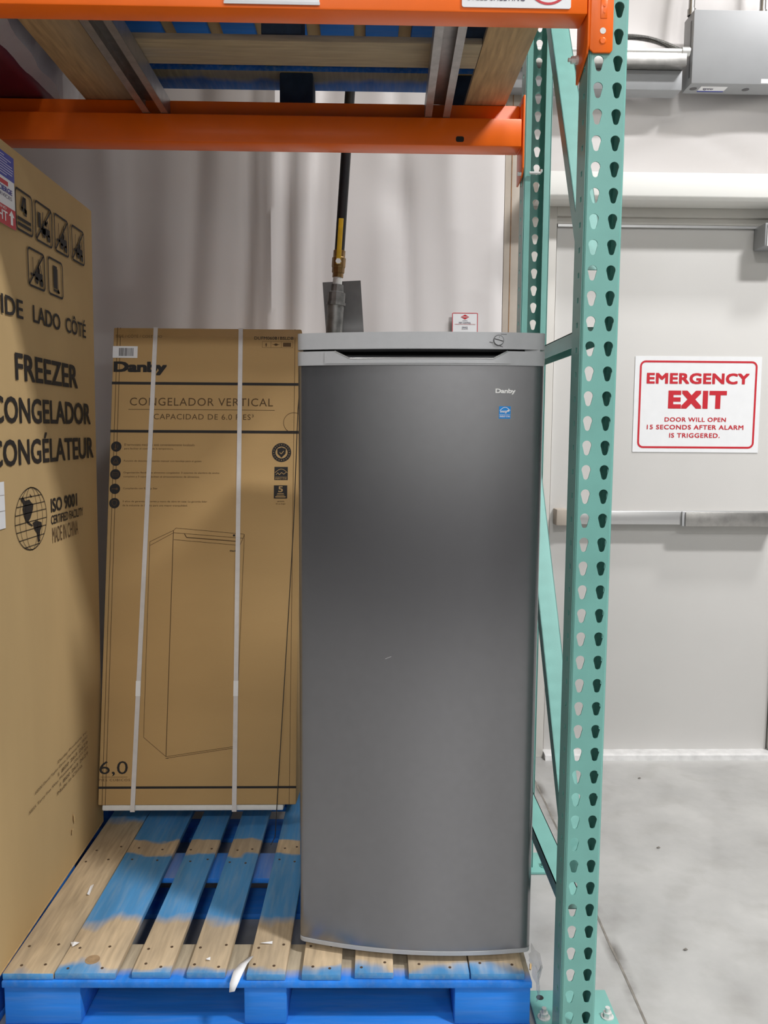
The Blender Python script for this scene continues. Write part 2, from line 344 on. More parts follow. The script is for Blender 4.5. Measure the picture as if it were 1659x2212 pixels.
def wrinkle(x, z):
    d = 0.0
    for xc, sl, wd, am in ((-0.46, 0.05, 0.020, 0.006), (-0.365, 0.055, 0.018, -0.006), (-0.30, 0.06, 0.016, 0.006), (-0.225, 0.06, 0.018, -0.006), (-0.70, 0.04, 0.03, -0.006), (-0.62, 0.05, 0.05, 0.008), (-0.50, 0.06, 0.035, -0.010), (-0.40, 0.055, 0.028, 0.014), (-0.33, 0.05, 0.026, -0.009),
                           (-0.26, 0.06, 0.03, 0.009), (-0.17, 0.03, 0.03, -0.008), (-0.80, 0.03, 0.06, 0.008), (-1.1, 0.02, 0.08, -0.01), (0.06, -0.02, 0.05, 0.006), (0.17, -0.06, 0.03, -0.006), (0.36, -0.02, 0.045, 0.006)):
        c = xc + sl*(z-1.8) + 0.01*math.sin(3*z+xc*9)
        d += am*math.exp(-((x-c)/wd)**2)
    d += 0.006*math.sin(5*x+2.1*z)*math.sin(2.3*z+1+3*x) + 0.003*math.sin(13*x-4*z)
    d -= 0.012*math.exp(-((x-0.10)/0.07)**2 - ((z-2.32)/0.10)**2)
    return d
def sheet(name, x0, x1, z0, z1, y, nx, nz, fn, thick, m):
    mb = MB(); vs_ = []
    for j in range(nz+1):
        for i in range(nx+1):
            x = x0+(x1-x0)*i/nx; z = z0+(z1-z0)*j/nz
            vs_.append((x, y - fn(x, z), z))
    n = len(vs_); W = nx+1
    fs_ = [(j*W+i, j*W+i+1, (j+1)*W+i+1, (j+1)*W+i) for j in range(nz) for i in range(nx)]
    vs_ += [(x0, y+thick, z0), (x1, y+thick, z0), (x1, y+thick, z1), (x0, y+thick, z1)]
    fs_ += [(n+1, n, n+3, n+2)]
    fs_ += [tuple([j*W for j in range(nz, -1, -1)] + [n, n+3]), tuple([j*W+nx for j in range(nz+1)] + [n+2, n+1])]
    fs_ += [tuple([i for i in range(nx+1)] + [n+1, n]), tuple([nz*W+i for i in range(nx, -1, -1)] + [n+3, n+2])]
    mb.add(vs_, fs_); o = mb.build(name, m, None, smooth=True); o['kind'] = 'structure'; return o
def edge_round(x): return -0.02*max(0.0, (x-0.50)/0.05)**2
sheet('wall_back', -4.0, 0.55, 0.0, 3.9, WALLY, 230, 110, lambda x, z: wrinkle(x, z)+edge_round(x), 0.10, M_vinyl)
def wr2(x, z):
    return 0.008*math.sin(7*x+6*z)*math.sin(9*z-2*x) + 0.010*math.exp(-((z-2.55-0.3*(x-1.0))/0.03)**2) - 0.006*math.exp(-((z-2.62+0.5*(x-1.3))/0.02)**2) + 0.006*math.sin(3*x+11*z)
sheet('wall_upper', 0.656, 5.5, 2.39, 3.9, 3.445, 160, 60, wr2, 0.03, M_vinyl)
struct('wall_right', MB().box(1.80, 5.5, 3.395, 3.46, 0.0, 2.39), M_frame)
struct('aisle_merchandise', MB().box(-5, 5, -3.4, -2.4, 0.0, 1.02), M_aisle)  # unseen block standing in for goods, added to darken the freezer door's reflection
struct('wall_front', MB().box(-6, 6, -9.1, -9.0, 0.0, 7.5), M_girt)  # unseen far hall wall, added to brighten the freezer door's top reflection
tj = struct('trim_1', MB().box(0.553, 0.655, 3.385, 3.46, 0.0, 2.80), M_jamb, 0.002)
box('seam_line', M_rust, tj, 0.578, 0.581, 3.3835, 3.3865, 0.0, 2.79)
struct('trim_2', MB().prism([(3.250, 2.296), (3.262, 2.284), (3.371, 2.284), (3.371, 2.296), (3.44, 2.296), (3.44, 2.386), (3.250, 2.386)], 'x', 0.66, 5.5), M_girt, 0.004)

# exit door with its steel frame
dr = thing('door_1', None, None, (0.77, 3.40, 0)); dr['kind'] = 'structure'
DO = (0.77, 3.40, 0)
fm = MB()
fm.box(0.656, 0.764, 3.372, 3.46, 0.0, 2.296); fm.box(1.745, 1.80, 3.372, 3.46, 0.0, 2.296); fm.box(0.764, 1.745, 3.372, 3.46, 2.25, 2.296)
fm.box(0.764, 1.745, 3.388, 3.46, 2.222, 2.25)
fm.build('door_frame', M_frame, dr, 0.002, off=DO)
MB().box(0.771, 1.739, 3.398, 3.44, 0.022, 2.214).build('door_leaf', M_door, dr, 0.0015, off=DO)
MB().prism([(3.332, 0.0), (3.336, 0.020), (3.35, 0.024), (3.44, 0.024), (3.44, 0.0)], 'x', 0.766, 1.745).build('threshold', M_thresh, dr, off=DO)
MB().box(0.771, 1.745, 3.386, 3.397, 2.211, 2.221).build('weather_strip', M_alu, dr, off=DO)
pb = MB().box(0.835, 1.72, 3.335, 3.36, 1.008, 1.066).build('push_bar', M_alu, dr, 0.004, off=DO)
MB().box(0.785, 0.835, 3.332, 3.398, 1.003, 1.070).build('end_cap', M_jamb, pb, 0.004, off=DO)
MB().box(0.83, 1.72, 3.36, 3.398, 1.012, 1.060).build('rail_base', M_galv, pb, off=DO)
MB().box(1.315, 1.72, 3.318, 3.336, 1.003, 1.062).build('touch_pad', M_galv, pb, 0.003, off=DO)
MB().box(1.303, 1.315, 3.325, 3.338, 1.003, 1.064).build('pad_bracket', M_trim, pb, 0.002, off=DO)
dc = MB().box(1.575, 1.70, 3.30, 3.397, 2.125, 2.215).build('door_closer', M_elec, dr, 0.004, off=DO)
MB().box(1.583, 1.70, 3.296, 3.301, 2.125, 2.208).build('closer_cover', M_eleclt, dc, off=DO)

# ================================================================== LOWER PALLET
def pallet(name, label, loc, rz, upper=False):
    t = thing(name, label, 'pallet', loc, (0, 0, rz), None)
    L_, D = 1.219, 1.016
    edges = [(0.0, 0.117), (0.119, 0.259), (0.295, 0.384), (0.421, 0.511), (0.560, 0.650), (0.687, 0.778), (0.809, 0.899), (0.934, 1.075), (1.078, 1.203)]
    for i, (a, b) in enumerate(edges):
        m = M_deckbare if (i == 0 and not upper) else M_deck[i % 3]
        if upper: m = M_blue
        dy = random.uniform(-0.004, 0.004); dz = random.uniform(0, 0.001)
        bd = box('deck_board', m, t, a, b, 0.006+dy, D-0.006+dy, 0.126, 0.1415+dz, 0.0025, 2)
        if not upper:
            nb = []
            for yy in (0.035, 0.105, 0.50, 0.57):
                for fx in (0.22, 0.74):
                    nx = a+(b-a)*fx+random.uniform(-0.008, 0.008); ny = yy+random.uniform(-0.012, 0.012)
                    k = MB().tube([(nx, ny, 0.1405+dz), (nx, ny, 0.1424+dz)], 0.0035, 8).build('nail_head', M_nail, bd)
    rows = ((0.0, 0.140), (0.438, 0.578), (0.876, 1.016)); cols = ((0.0, 0.180), (0.552, 0.655), (1.039, 1.219))
    for y0, y1 in rows:
        box('stringer_board', (M_halfblue if (upper and y0 > 0.8) else M_bluemid if upper else M_string), t, 0.0, L_, y0, y1, 0.110, 0.1255, 0.002)
        for x0, x1 in cols:
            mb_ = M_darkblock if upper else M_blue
            box('block', mb_, t, x0+0.002, x1-0.002, y0+0.006, y1-0.006, 0.0165, 0.1095, 0.004)
    for x0, x1 in ((0.0, 0.140), (1.099, 1.219)):
        box('bottom_board', M_oldwoody if upper else M_bluemid, t, x0, x1, 0.0, D, 0.0, 0.016, 0.002)
    for y0, y1 in ((0.0, 0.140), (0.441, 0.578), (0.876, 1.016)):
        box('bottom_board', M_oldwood if (upper and 0.3 < y0 < 0.8) else M_bluemid, t, 0.141, 1.098, y0, y1, 0.0, 0.016, 0.002)
    return t
random.seed(11)
PZ = 0.142
plt = pallet('wooden_pallet', 'worn blue wooden pallet on the floor under the silver freezer', (-0.830, 1.780, 0), R(-0.8))
MB().tube([(0.19, 0.055, 0.1418), (0.19, 0.055, 0.1428)], 0.017, 16).build('knot', M_knot, plt)
pl2 = pallet('wooden_pallet', 'blue wooden pallet at the left edge under the tall freezer carton', (-2.072, 1.76, 0), 0)

# ================================================================== FREEZER
FZ = thing('upright_freezer', 'silver upright freezer without packaging, standing at the right end of the blue pallet', 'freezer', (-0.155, 1.876, PZ+0.0015), (0, 0, R(-5.2)))
FW, FD = 0.552, 0.54
def bow(x, amt=0.034, rc=0.012):
    t = (x-FW/2)/(FW/2); y = -amt*(1-t*t)
    d = min(x, FW-x)
    if d < rc: y += rc - math.sqrt(max(0, rc*rc-(rc-d)**2))
    return y
XS = [0, 0.0008, 0.002, 0.004, 0.007, 0.012] + [0.012+(FW-0.024)*k/40 for k in range(1, 40)] + [FW-0.012, FW-0.007, FW-0.004, FW-0.002, FW-0.0008, FW]
def bowed(name, m, parent, zlo, zhi, yback, dy=0.0, xs=XS, bev=0.0, inset=0.0):
    """slab with the bowed front; zlo / zhi are numbers or functions of x"""
    f0 = zlo if callable(zlo) else (lambda x: zlo); f1 = zhi if callable(zhi) else (lambda x: zhi)
    mb = MB(); n = len(xs); vs_ = []
    for x in xs:
        y = bow(x)+dy
        vs_ += [(x, y, f0(x)), (x, y, f1(x)), (x, yback, f0(x)), (x, yback, f1(x))]
    fs_ = []
    for i in range(n-1):
        a, b = 4*i, 4*(i+1)
        fs_ += [(a, b, b+1, a+1), (a+1, b+1, b+3, a+3), (a+2, a+3, b+3, b+2), (a, a+2, b+2, b)]
    fs_ += [(0, 1, 3, 2), (4*(n-1), 4*(n-1)+2, 4*(n-1)+3, 4*(n-1)+1)]
    mb.add(vs_, fs_); return mb.build(name, m, parent, bev, 2, smooth=True, angle=50)
box('cabinet', M_body, FZ, 0.006, FW-0.006, 0.062, FD, 0.022, 1.423, 0.004)
box('door_gasket', M_gasket, FZ, 0.012, FW-0.012, 0.040, 0.062, 0.03, 1.423)
door = bowed('door', M_freezer, FZ, 0.026, 1.389, 0.042)
dtr = bowed('bottom_trim', M_trim, door, 0.016, 0.0255, 0.042, -0.002)
MB().box(0.012, FW-0.012, 0.004, 0.04, 1.389, 1.412).build('handle_recess', M_body, door)
def cut(x):
    a0, a1, b0, b1 = 0.088, 0.122, 0.437, 0.468
    d = 0.016
    if x <= a0 or x >= b1: return 1.4195
    if x < a1: return 1.4195 - d*(x-a0)/(a1-a0)
    if x <= b0: return 1.4195 - d
    return 1.4195 - d*(b1-x)/(b1-b0)
XT = sorted(set(XS + [0.088, 0.122, 0.437, 0.468]))
hs = bowed('handle_strip', M_trim, door, 1.389, cut, 0.02, -0.006, XT)
hs['label'] = 'pale grey door strip with a scooped hand grip'
# bright lip along the scoop
lp = [(x, bow(x)-0.0062, cut(x)) for x in XT if 0.085 <= x <= 0.47]
MB().tube(lp, 0.0014, 6).build('grip_lip', M_chrome, hs)
pan = bowed('handle_panel', M_trim, hs, 1.3925, lambda x: cut(x)-0.003, 0.0, -0.0072, [x for x in XT if 0.06 <= x <= 0.487])
bowed('top_panel', M_trim, FZ, 1.424, 1.4600, FD-0.005, -0.005, bev=0.0)
bowed('top_panel_gap', M_gasket, FZ, 1.4196, 1.4239, 0.05, 0.012, [x for x in XS if 0.01 <= x <= FW-0.01])
for fx in (0.05, FW-0.05):
    for fy in (0.10, FD-0.05):
        MB().tube([(fx, fy, 0), (fx, fy, 0.023)], 0.016, 14).build('foot', M_gasket, FZ)
box('hinge', M_trim, FZ, FW-0.045, FW-0.012, -0.008, 0.03, 1.4185, 1.4245)
# front-face frame following the bow near the right end
def fr_at(x):
    s = (bow(x+0.01)-bow(x-0.01))/0.02
    u = Vector((1, s, 0)).normalized()
    return Frame((x, bow(x), 0), u, (0, 0, 1))
fk = fr_at(0.447)
kn = thing  # knob
def disc(mb, fr, a, b, r, e0, e1, n=28):
    vs_ = [fr.p(a+r*math.cos(2*math.pi*k/n), b+r*math.sin(2*math.pi*k/n), e0) for k in range(n)] + [fr.p(a+r*math.cos(2*math.pi*k/n), b+r*math.sin(2*math.pi*k/n), e1) for k in range(n)]
    mb.add(vs_, [tuple(range(n-1, -1, -1)), tuple(range(n, 2*n))] + [(k, (k+1) % n, n+(k+1) % n, n+k) for k in range(n)]); return mb
KZ = 1.4425
kr = disc(MB(), fk, 0.0, KZ, 0.0118, 0.004, 0.0062).build('dial_ring', M_dknob, FZ)
kb = disc(MB(), fk, 0.0, KZ, 0.0100, 0.005, 0.0085).build('thermostat_dial', M_trim, FZ)
flat('dial_slot', [line((-0.0095, KZ+0.003), (0.0095, KZ-0.002), 0.0016)], fk, M_ink, kb, 0.0088)
flat('dial_mark', [line((0.0006, KZ+0.0055), (0.0012, KZ+0.0085), 0.0008)], fk, M_ink, kb, 0.0088)
flat('dial_print', [line((0.0045, KZ+0.0135), (0.018, KZ+0.0132), 0.0011), line((-0.020, KZ-0.0035), (-0.0125, KZ-0.0055), 0.0015), line((0.003, KZ-0.012), (0.010, KZ-0.014), 0.0015)], fk, M_dknob, FZ, 0.0054)
fd = fr_at(0.470)
text('brand_lettering', 'Danby', (-0.027, 1.326, 0.018, 1.3385), fd, M_chrome, door, 0.03, 0.95)
es = flat('efficiency_sticker', [rect(-0.018, 1.273, 0.008, 1.300)], fd, M_estar, door, 0.0005)
es['label'] = 'small square blue efficiency sticker'
arc = [(-0.0165+0.023*k/12, 1.2885+0.0095*math.sin(math.pi*(k+0.8)/14)) for k in range(13)]
flat('sticker_arc', pline(arc, 0.0011), fd, M_white, es, 0.0009)
flat('sticker_star', [[(0.0028+0.0036*(1 if k % 2 == 0 else 0.45)*math.sin(k*math.pi/5), 1.2905+0.0036*(1 if k % 2 == 0 else 0.45)*math.cos(k*math.pi/5)) for k in range(10)]], fd, M_white, es, 0.0009)
text('sticker_script', 'energy', (-0.0155, 1.2845, 0.0012, 1.2905), fd, M_white, es, 0.02, 1, 0.0009, shear=0.3)
flat('sticker_rule', [rect(-0.0175, 1.2818, 0.0072, 1.2824)], fd, M_white, es, 0.0009)
text('sticker_caption', 'ENERGY STAR', (-0.0165, 1.2760, 0.0065, 1.2800), fd, M_white, es, 0.02, 1, 0.0009)
# scratches on the door
fs2 = fr_at(0.205)
flat('scratch', [line((0.0, 0.727), (0.014, 0.733), 0.0010)], fs2, M_chrome, door, 0.0005)

# ================================================================== TALL CARTON (left)
BX = thing('tall_carton', 'tall brown freezer carton with handling symbols and trilingual lettering at the left edge', 'box', (-1.25, 2.10, PZ+0.001))
bo = (-1.25, 2.10, PZ+0.001)
bm_ = MB()
def boxA_edge(z): return 2.519 + 0.046*(z-0.142)/1.9
zt = 2.040
ny, nz = 12, 14
vs_ = []; fs_ = []
for j in range(nz+1):
    z = 0.1435 + (zt-0.1435)*j/nz
    for i in range(ny+1):
        y = 1.66 + (boxA_edge(z)-1.66)*i/ny
        vs_.append((-0.83 + (0.0035*math.sin(math.pi*i/ny)*math.sin(math.pi*j/nz) if 0 < i < ny else 0), y, z))
Wd = ny+1
fs_ += [(j*Wd+i, j*Wd+i+1, (j+1)*Wd+i+1, (j+1)*Wd+i) for j in range(nz) for i in range(ny)]
n = len(vs_)
vs_ += [(-1.62, 1.66, 0.1435), (-1.62, boxA_edge(0.142), 0.1435), (-1.62, boxA_edge(zt), zt), (-1.62, 1.66, zt)]
fs_ += [(n, n+3, n+2, n+1)]
fs_ += [tuple([j*Wd for j in range(nz+1)] + [n+3, n]), tuple([j*Wd+ny for j in range(nz, -1, -1)] + [n+1, n+2])]
fs_ += [tuple([i for i in range(ny, -1, -1)] + [n, n+1]), tuple([nz*Wd+i for i in range(ny+1)] + [n+2, n+3])]
bm_.add(vs_, fs_); bm_.build('carton_shell', M_card, BX, smooth=True, off=bo, angle=20)
FA = Frame((-0.8262-bo[0], 0-bo[1], 0-bo[2]), (0, 1, 0), (0, 0, 1))
TA = 0.0008
MB().box(-0.8312, -0.8290, 1.67, 2.50, 0.1437, 0.1475).build('torn_bottom_edge', M_cardedge, BX, off=bo)
def T(s, rc, m=M_ink, bold=0.0, sp=1.0, nm='printed_lettering', sh=0.0): return text(nm, s, rc, FA, m, BX, bold, sp, TA, sh)
T('SIDE', (1.868, 1.648, 2.028, 1.693), bold=0.012)
T('LADO', (2.088, 1.650, 2.270, 1.693), bold=0.012)
T('CÔTÉ', (2.310, 1.652, 2.472, 1.704), bold=0.012)
T('FREEZER', (1.972, 1.502, 2.390, 1.566), bold=0.018)
T('CONGELADOR', (1.838, 1.400, 2.490, 1.462), bold=0.018)
T('CONGÉLATEUR', (1.822, 1.300, 2.508, 1.378), bold=0.018)
# symbols in rounded frames
def symbol(y0, z0, y1, z1, kind):
    pol = rring(y0, z0, y1, z1, 0.014, 0.0055); wd, hg = y1-y0, z1-z0
    P = lambda a, b: (y0+a*wd, z0+b*hg)
    if kind == 'four':
        pol += [rect(*P(0.12, 0.13), *P(0.88, 0.21)), rect(*P(0.12, 0.26), *P(0.88, 0.34))]
        pol += [line(P(0.50, 0.86), P(0.36, 0.56), 0.010), line(P(0.34, 0.56), P(0.66, 0.54), 0.010), line(P(0.56, 0.86), P(0.58, 0.42), 0.012)]
    elif kind == 'truck':
        pol += [line(P(0.06, 0.06), P(0.94, 0.95), 0.0055)]
        pol += [rect(*P(0.18, 0.36), *P(0.32, 0.74)), line(P(0.34, 0.32), P(0.60, 0.36), 0.012), rect(*P(0.40, 0.26), *P(0.84, 0.44)), circle(*P(0.50, 0.25), 0.009, n=12), circle(*P(0.78, 0.22), 0.010, n=12), line(P(0.42, 0.44), P(0.46, 0.80), 0.004), line(P(0.78, 0.44), P(0.72, 0.66), 0.004), line(P(0.55, 0.5), P(0.72, 0.62), 0.006), circle(*P(0.62, 0.55), 0.007, n=10)]
    elif kind == 'truck2':
        pol += [line(P(0.06, 0.06), P(0.94, 0.95), 0.0055)]
        pol += [rect(*P(0.42, 0.24), *P(0.84, 0.44)), rect(*P(0.16, 0.30), *P(0.40, 0.36)), circle(*P(0.50, 0.22), 0.009, n=12), circle(*P(0.78, 0.20), 0.010, n=12), line(P(0.30, 0.34), P(0.30, 0.78), 0.003), line(P(0.60, 0.44), P(0.66, 0.80), 0.004), line(P(0.78, 0.44), P(0.72, 0.66), 0.004), circle(*P(0.62, 0.50), 0.008, n=10)]
    elif kind == 'box':
        pol += [rect(*P(0.36, 0.22), *P(0.60, 0.82)), line(P(0.64, 0.18), P(0.62, 0.76), 0.0035), line(P(0.36, 0.17), P(0.74, 0.15), 0.006), circle(*P(0.66, 0.17), 0.006, n=10)]
    return flat('handling_symbol', pol, FA, M_ink, BX, TA)
symbol(1.890, 1.856, 1.990, 1.955, 'box')
symbol(2.005, 1.856, 2.107, 1.955, 'four')
symbol(2.121, 1.856, 2.233, 1.956, 'truck')
symbol(2.248, 1.857, 2.353, 1.957, 'truck2')
symbol(2.376, 1.859, 2.480, 1.958, 'truck2')
symbol(2.066, 1.736, 2.174, 1.831, 'truck2')
symbol(2.194, 1.736, 2.300, 1.834, 'box')
# globe emblem
gx, gz, gr, gh = 2.034, 1.166, 0.097, 0.078
gp = ring(gx, gz, gr, 0.0022, gh, 40)
for q in (-0.86, -0.6, -0.33, -0.08, 0.2, 0.45, 0.7):
    hw = math.sqrt(1-q*q); gp.append(line((gx-gr*hw, gz+gh*q), (gx+gr*hw, gz+gh*q), 0.0018))
for q in (-0.72, -0.38, 0.38, 0.72):
    gp += pline([(gx+gr*q*math.cos(t), gz+gh*math.sin(t)) for t in [R(-90+15*k) for k in range(13)]], 0.0014)
G = lambda pts: [(gx+gr*a, gz+gh*b) for a, b in pts]
gp.append(G([(-0.62, 0.66), (-0.50, 0.76), (-0.36, 0.60), (-0.10, 0.62), (0.0, 0.52), (0.14, 0.44), (0.10, 0.28), (0.02, 0.16), (-0.08, 0.02), (-0.20, -0.06), (-0.12, -0.12), (0.06, -0.22), (0.02, -0.26), (-0.22, -0.14), (-0.36, -0.04), (-0.46, 0.14), (-0.52, 0.36), (-0.46, 0.50)]))
gp.append(G([(0.06, -0.14), (0.28, -0.10), (0.62, -0.20), (0.64, -0.34), (0.52, -0.46), (0.46, -0.72), (0.52, -0.80), (0.34, -0.80), (0.32, -0.54), (0.16, -0.38)]))
gp.append(G([(-0.06, 0.80), (0.0, 0.74), (0.08, 0.70), (0.02, 0.66), (-0.04, 0.72)]))
gl = flat('globe_emblem', gp, FA, M_ink, BX, TA)
T('ISO 9001', (2.160, 1.168, 2.356, 1.205), bold=0.02)
T('CERTIFIED FACILITY', (2.158, 1.136, 2.402, 1.160), bold=0.012)
T('MADE IN CHINA', (2.164, 1.086, 2.357, 1.128), M_inkfade)
for k, (s, a, b) in enumerate((('Danby Products Inc.', 2.150, 2.381), ('10200 David Taylor Drive, Charlotte NC 28262', 1.995, 2.381), ('1 800 263 2629', 2.150, 2.381), ('5855 Terry Fox Way, Mississauga ON L5V 3E4', 1.955, 2.381), ('1 800 263 2629', 2.160, 2.381), ('Made in China', 2.140, 2.330))):
    T(s, (a, 0.497-0.0165*k-0.010, b, 0.497-0.0165*k), M_inkfade, 0.0, 1.0, 'address_line')
wl = flat('shipping_label', [rect(1.70, 1.160, 1.887, 1.267)], FA, M_paper, BX, TA); wl['label'] = 'white shipping label cut by the picture edge'
flat('label_rule', [rect(1.70, 1.20, 1.887, 1.2008), rect(1.70, 1.236, 1.885, 1.2367)], FA, M_inkfade, wl, TA+0.0004)
st = flat('care_sticker', [rect(1.70, 1.850, 2.002, 2.013)], FA, M_paper, BX, TA+0.0006); st['label'] = 'sticker in blue, white and red bands'
ST = TA+0.0012
flat('blue_band', [rect(1.70, 1.957, 2.002, 2.013)], FA, M_bluelab, st, ST)
flat('red_band', [rect(1.70, 1.850, 2.002, 1.894)], FA, M_redlab, st, ST)
flat('white_arrow', [[(1.973, 1.857), (1.985, 1.857), (1.985, 1.876), (1.994, 1.876), (1.979, 1.890), (1.964, 1.876), (1.973, 1.876)]], FA, M_white, st, ST+0.0005)
text('band_lettering', 'UPRIGHT', (1.80, 1.859, 1.956, 1.881), FA, M_white, st, 0.01, 1, ST+0.0005)
text('band_caption', 'KEEP THIS END', (1.83, 1.885, 1.952, 1.8905), FA, M_white, st, 0.0, 1, ST+0.0005)
text('band_lettering', 'CONCIERGE', (1.865, 1.924, 1.986, 1.936), FA, M_bluetxt, st, 0.02, 1, ST+0.0005)
text('band_caption', 'SERVICES', (1.90, 1.912, 1.984, 1.920), FA, M_dktxt, st, 0.0, 1, ST+0.0005)
flat('red_block', [rect(1.86, 1.940, 1.966, 1.950)], FA, M_redlab, st, ST+0.0003)
for k in range(8):
    ln = (0.035, 0.07, 0.05, 0.075, 0.08, 0.078, 0.075, 0.045)[k]
    flat('printed_line', [rect(1.90, 2.004-0.0058*k, 1.915+ln, 2.0058-0.0058*k)], FA, M_pinktxt, st, ST+0.0005)
flat('torn_patch', [[(2.250, 0.300), (2.257, 0.292), (2.262, 0.278), (2.254, 0.268), (2.249, 0.283)], [(2.236, 0.262), (2.246, 0.257), (2.240, 0.245), (2.231, 0.248)]], FA, M_cardedge, BX, TA)

# ================================================================== LEANING CARTON (middle)
AL = R(11.0)
LB = thing('leaning_carton', 'brown freezer carton with two white straps leaning back against the wall', 'box', (-0.824, 2.450, 0.2285), (-AL, 0, 0))
CW, CH, CDp = 0.612, 1.516, 0.56
box('carton_shell', M_card2, LB, 0, CW, 0, CDp, 0, CH, 0.004, 2)
FB = Frame((0, 0, 0), (1, 0, 0), (0, 0, 1))
box('foam_base', M_foam, LB, 0.012, 0.572, 0.004, CDp-0.02, -0.018, -0.0002, 0.004)
def TB(s, rc, m=M_ink, bold=0.0, sp=1.0, nm='printed_lettering'): return text(nm, s, rc, FB, m, LB, bold, sp)
flat('printed_rule', [rect(0.0, 1.327, CW, 1.336)], FB, M_ink, LB)
flat('printed_rule', [rect(0.0, 1.169, CW, 1.178)], FB, M_ink, LB)
flat('printed_rule', [rect(0.0, 0.050, CW, 0.057)], FB, M_ink, LB)
flat('carton_tape', [rect(0.02, 1.487, CW-0.004, CH-0.004)], FB, M_tape, LB, 0.0004)
for ox in (0.012, 0.022):
    flat('crease_line', [rect(ox, 0.0, ox+0.0018, CH)], FB, M_inkthin, LB, 0.0003)
flat('crease_line', [rect(CW-0.022, 0.0, CW-0.0205, CH)], FB, M_inkthin, LB, 0.0003)
bc = flat('barcode_label', [rect(-0.0, 1.415, 0.080, 1.454)], FB, M_paper, LB, 0.0009); bc['label'] = 'white barcode label'
bars = []; xx = 0.020; random.seed(5)
while xx < 0.066:
    wd_ = random.choice((0.0007, 0.0012, 0.0018)); bars.append(rect(xx, 1.421, xx+wd_, 1.448)); xx += wd_+random.choice((0.0008, 0.0013))
flat('barcode_bars', bars, FB, M_ink, bc, 0.0013)
TB('SIDE / CÔTÉ / COSTADO', (0.008, 1.483, 0.158, 1.494), M_inkfade)
TB('DUFM060B1BSLDB', (0.458, 1.480, 0.586, 1.490), M_ink, 0.008)
ic = rring(0.484, 1.453, 0.584, 1.474, 0.001, 0.0008) + [rect(0.512, 1.453, 0.5128, 1.474), rect(0.546, 1.453, 0.5468, 1.474)]
ic += [[(0.4935, 1.463), (0.500, 1.463), (0.4968, 1.470)], rect(0.4952, 1.457, 0.4984, 1.463), circle(0.529, 1.4635, 0.006, 0.004, 12), rect(0.518, 1.463, 0.540, 1.4645), rect(0.552, 1.457, 0.578, 1.470)]
flat('handling_symbol', ic, FB, M_inkthin, LB)
TB('Danby', (0.004, 1.358, 0.176, 1.403), M_ink, 0.045, 0.95, 'brand_lettering')
TB('CONGELADOR VERTICAL', (0.060, 1.258, 0.522, 1.284), M_inkthin, -0.012, 1.1)
flat('printed_rule', [rect(0.056, 1.2445, 0.528, 1.246)], FB, M_inkthin, LB)
TB('CAPACIDAD DE 6.0 PIES³', (0.138, 1.213, 0.460, 1.231), M_inkthin, 0.0, 1.1)
flat('hand_hole_outline', [line((0.612-0.022+0.033*math.cos(R(a)), 1.205+0.033*math.sin(R(a))), (0.612-0.022+0.033*math.cos(R(a+10)), 1.205+0.033*math.sin(R(a+10))), 0.0016) for a in range(60, 270, 10)], FB, M_inkthin, LB)
for k, zc in enumerate((1.123, 1.077, 1.033, 0.986, 0.940)):
    ci = flat('feature_icon', [circle(0.021, zc, 0.0168)], FB, M_ink, LB)
    gl_ = [[line((0.019, zc+0.009), (0.019, zc-0.005), 0.003), circle(0.019, zc-0.007, 0.0035, n=10), line((0.026, zc+0.006), (0.026, zc-0.004), 0.0015)],
           pline([(0.013, zc-0.005), (0.021, zc+0.008), (0.029, zc-0.005)], 0.0015, True) + [line((0.010, zc-0.008), (0.032, zc-0.008), 0.0015)],
           rring(0.011, zc-0.006, 0.031, zc+0.006, 0.003, 0.0012) + [line((0.011, zc), (0.031, zc), 0.001)],
           [line((0.011, zc), (0.024, zc), 0.002), circle(0.027, zc, 0.004, n=10)],
           pline([(0.013, zc+0.006), (0.021, zc+0.010), (0.029, zc+0.006), (0.027, zc-0.004), (0.021, zc-0.009), (0.015, zc-0.004)], 0.0015, True)][k]
    flat('icon_glyph', gl_, FB, M_inkthin, ci, 0.0011)
tx = [(0.047, 0.272, 1.1335, 'El termostato mecánico está convenientemente localizado'), (0.047, 0.205, 1.120, 'para facilitar el control de la temperatura.'),
      (0.047, 0.297, 1.080, 'Función de descongelamiento manual con bandeja para el goteo.'),
      (0.047, 0.353, 1.042, 'Organización flexible de alimentos congelados: 3 estantes de alambre de ancho'), (0.047, 0.290, 1.029, 'completo y 3 cajones facilitan el almacenamiento de alimentos.'),
      (0.047, 0.157, 0.991, 'Cumpliendo con Energy Star'),
      (0.047, 0.316, 0.949, '5 años de garantía de partes y mano de obra en casa: La garantía líder'), (0.047, 0.254, 0.936, 'de la industria de Danby para una mayor tranquilidad.')]
for a, b, z, s in tx: TB(s, (a, z-0.0075, b, z), M_inkthin, 0.0, 1.0, 'feature_text')
b1 = flat('warranty_badge', ring(0.552, 1.107, 0.031, 0.0115) , FB, M_ink, LB)
flat('badge_shield', [[(0.538, 1.119), (0.552, 1.124), (0.566, 1.119), (0.565, 1.103), (0.552, 1.090), (0.539, 1.103)]], FB, M_ink, b1, 0.0008)
flat('badge_tick', pline([(0.546, 1.107), (0.551, 1.102), (0.559, 1.112)], 0.0022), FB, M_card2, b1, 0.0012)
flat('badge_dots', [circle(0.552+0.0255*math.cos(R(a)), 1.107+0.0255*math.sin(R(a)), 0.0014, n=6) for a in range(0, 360, 18)], FB, M_card2, b1, 0.0012)
b2 = flat('efficiency_mark', [rect(0.530, 1.0175, 0.573, 1.060)], FB, M_ink, LB)
